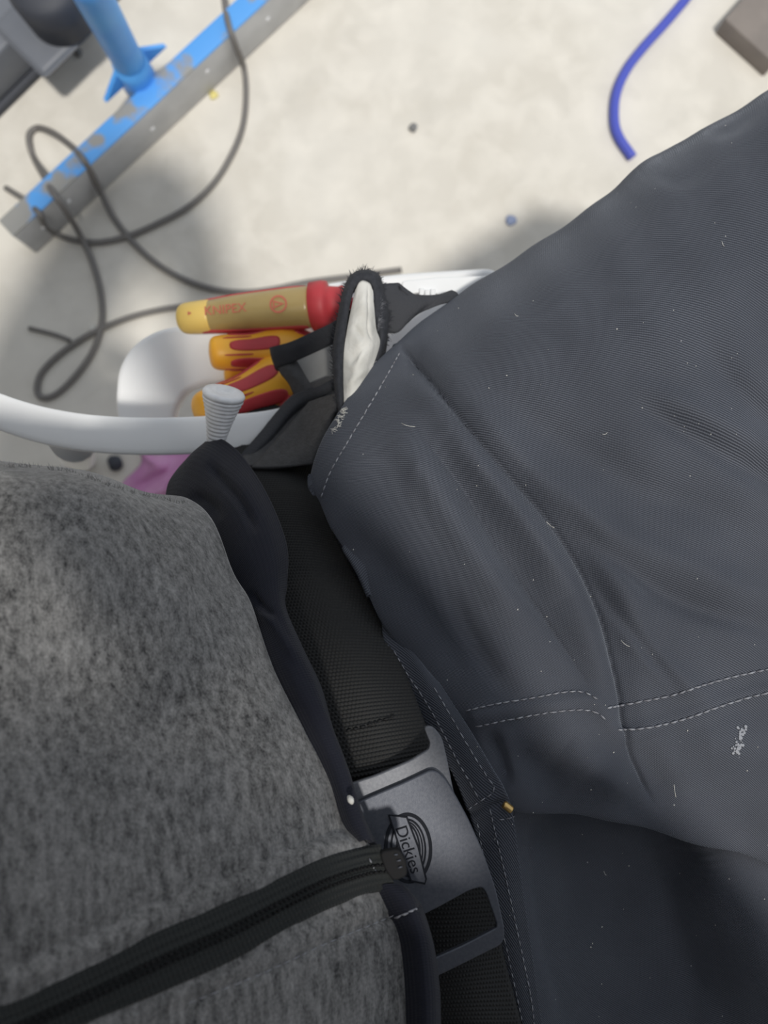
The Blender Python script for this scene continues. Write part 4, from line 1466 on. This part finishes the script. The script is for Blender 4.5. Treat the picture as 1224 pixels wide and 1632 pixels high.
# lower loop edge running down to the belt
strap('binding_edge', [[(530, 604, .474), (538, 612, .474), (544, 626, .478)], [(500, 619, .480), (510, 627, .479), (516, 640, .484)], [(470, 628, .487), (484, 638, .484), (492, 650, .489)], [(446, 650, .489), (458, 660, .486), (468, 668, .491)],
                       [(415, 688, .487), (428, 698, .484), (438, 706, .489)], [(386, 722, .482), (396, 732, .480), (406, 738, .484)], [(374, 742, .478), (384, 750, .476), (394, 752, .480)]], BINDING, pouch, .004)
strap('front_panel', [[(400, 745, .472), (440, 745, .468), (500, 740, .462)], [(430, 712, .480), (470, 706, .474), (520, 690, .460)], [(465, 672, .484), (495, 662, .475), (535, 650, .458)], [(492, 640, .482), (515, 632, .472), (545, 625, .456)]], NYLON, pouch)
strap('flap_edge', [[(610, 452, .462), (612, 485, .463), (615, 530, .466)], [(626, 451, .464), (640, 490, .464), (634, 530, .466)], [(638, 452, .466), (668, 482, .466), (650, 515, .467)], [(640, 466, .468), (684, 478, .468), (668, 500, .469)], [(690, 470, .47), (705, 472, .47), (700, 486, .47)], [(720, 462, .475), (728, 466, .475), (735, 476, .475)]], BINDING, pouch, .003)
# white fitting between pouch and thigh: a clip with small teeth
clip = thing('plastic_clip', 'bright white plastic clip showing between pouch edge and thigh', 'clip', P(690, 458, .49))
px_plate('clip_body', [(642, 452), (700, 446), (780, 444), (765, 470), (705, 478), (698, 468), (667, 466), (645, 470)], [], .482, .006, WHITE, clip, 4, .001)
for (a, b) in ((672, 468), (681, 470), (690, 469)):
    rbox('clip_tooth', (.0032, .006, .004), Matrix.Translation(P(a, b, .479)), WHITE, clip, .0006)

# ------------------------------------------------------------------ tools
def text_on(name, txt, size, M, t, r, ang, m, parent):
    """flat lettering just above the upper side of a turned handle"""
    T = M @ Matrix.Translation((t, r * math.cos(ang), r * math.sin(ang))) @ Matrix.Rotation(ang - math.pi / 2, 4, 'X')
    return text_mesh(name, txt, size, T, m, parent, .00015)


# voltage tester with smoky amber body
ta, tb = P(284, 509, .525), P(497, 489, .515)
Mt = frame(ta, tb - ta)
LT = (tb - ta).length
up = math.atan2(Mt.to_3x3().inverted().row[2][2], 0.0001)
tester = thing('voltage_tester', 'screwdriver with long smoky amber handle, yellow end and red collar, topmost in the pouch', 'screwdriver', ta)
rT = .0122
pT = [(0, .0015), (.001, .0062), (.004, .0092), (.010, .0103), (.020, .0106), (LT * .45, .0124), (LT * .8, .0136), (LT, .0136)]
lathe('handle', pT, Mt, OLIVE, tester, 40, 40)
pE = [(-.0002, .0013), (.0008, .0066), (.0038, .0097), (.010, .0108), (.0225, .0112), (.0228, .0100)]
o = lathe('end_cap', pE, Mt, YELLOW, tester, 40, 24)
o['label'] = 'yellow end cap'
for sgn in (1, -1):
    lathe_pad('side_strip', pT, Mt, RED, tester, .012, LT * .97, math.pi / 2 + sgn * 1.62, .42, .0007, 6.0)
lathe('collar', [(LT - .001, .0130), (LT, .0160), (LT + .008, .0165), (LT + .0115, .0158), (LT + .012, .0125), (LT + .019, .0115), (LT + .022, .0122), (LT + .023, .0085)], Mt, RED, tester, 40)
lathe('shaft', [(LT + .020, .0042), (LT + .045, .0042), (LT + .085, .0035), (LT + .086, .001)], Mt, STEEL_S, tester, 20)
text_on('lettering', 'KNIPEX', .0085, Mt, LT * .40, .01295, math.pi / 2, REDPRINT, tester)
text_on('lettering', '\u25B8', .0085, Mt, LT * .135, .0120, math.pi / 2, REDPRINT, tester)
ring = [(.0058 * math.cos(a), .0058 * math.sin(a)) for a in np.linspace(0, 2 * math.pi, 32, endpoint=False)]
ring2 = [(.0047 * math.cos(a), .0047 * math.sin(a)) for a in np.linspace(0, 2 * math.pi, 32, endpoint=False)]
Te = Mt @ Matrix.Translation((LT * .79, 0, .0140))
plate('printed_emblem', ring, [ring2], Te, .0003, REDPRINT, tester, .00005, 1)
tri = [(-.0036, -.0028), (.0040, 0), (-.0036, .0028)]
tri2 = [(-.0026, -.0014), (.0018, 0), (-.0026, .0014)]
plate('printed_emblem', tri, [tri2], Te, .0003, REDPRINT, tester, .00005, 1)


def vde_driver(a, b, rmax, label, roll, shaft=.025):
    M = frame(a, b - a)
    L = (b - a).length
    k = rmax
    pr = [(0, .002), (.0008, k * .42), (.003, k * .60), (.008, k * .68), (L * .22, k * .70), (L * .36, k * .72), (L * .50, k * .86), (L * .64, k * 1.0), (L * .78, k * .95), (L * .90, k * .70), (L, k * .52), (L + .004, k * .50)]
    s = thing('screwdriver', label, 'screwdriver', a, 'orange and red screwdrivers in the pouch')
    lathe('handle', pr, M, ORANGE, s, 48, 60)
    for i in range(6):
        ang = roll + i * math.pi / 3
        hw = .33
        lathe_pad('grip_pad', pr, M, RED, s, L * .17, L * .60, ang, hw, .0006, 3.2)
        lathe_pad('grip_pad', pr, M, RED, s, L * .12, L * .31 if False else L * .37, ang + math.pi / 6, .045, .0005, 3.0)
        lathe_pad('grip_pad', pr, M, RED, s, L * .74, L * .97, ang + math.pi / 6, .24, .0006, 3.0)
    lathe('shaft', [(L, .0045), (L + shaft * .8, .0045), (L + shaft, .003), (L + shaft + .001, .001)], M, RED, s, 20)
    return s


vde_driver(P(333, 563, .515), P(512, 556, .535), .0172, 'orange handled screwdriver with red pads, just under the amber one', 1.40)
vde_driver(P(316, 660, .484), P(500, 590, .540), .0192, 'largest orange screwdriver with red pads, behind the grey ribbed sleeve', 1.25)
vde_driver(P(358, 606, .548), P(520, 578, .560), .0150, 'orange screwdriver mostly hidden between the two other orange ones', 1.5)
# red handle end low in the pouch
ph_ = thing('pliers', 'dark red plier handle end low in the pouch by the navy fold', 'pliers', P(350, 722, .53))
tube('handle', [P(335, 730, .53), P(375, 706, .522), P(420, 672, .515), P(470, 640, .51)], [.0062, .0085, .0085, .007], RED, ph_, 18, 20, .7)
tube('handle', [P(380, 735, .545), P(410, 710, .54), P(440, 680, .53), P(470, 640, .52)], [.0062, .0085, .0085, .007], RED, ph_, 18, 20, .7)
lathe('jaw', [(0, .004), (.002, .009), (.012, .010), (.03, .006), (.045, .002)], frame(P(468, 640, .515), P(560, 590, .52) - P(468, 640, .515)), STEEL_S, ph_, 20)
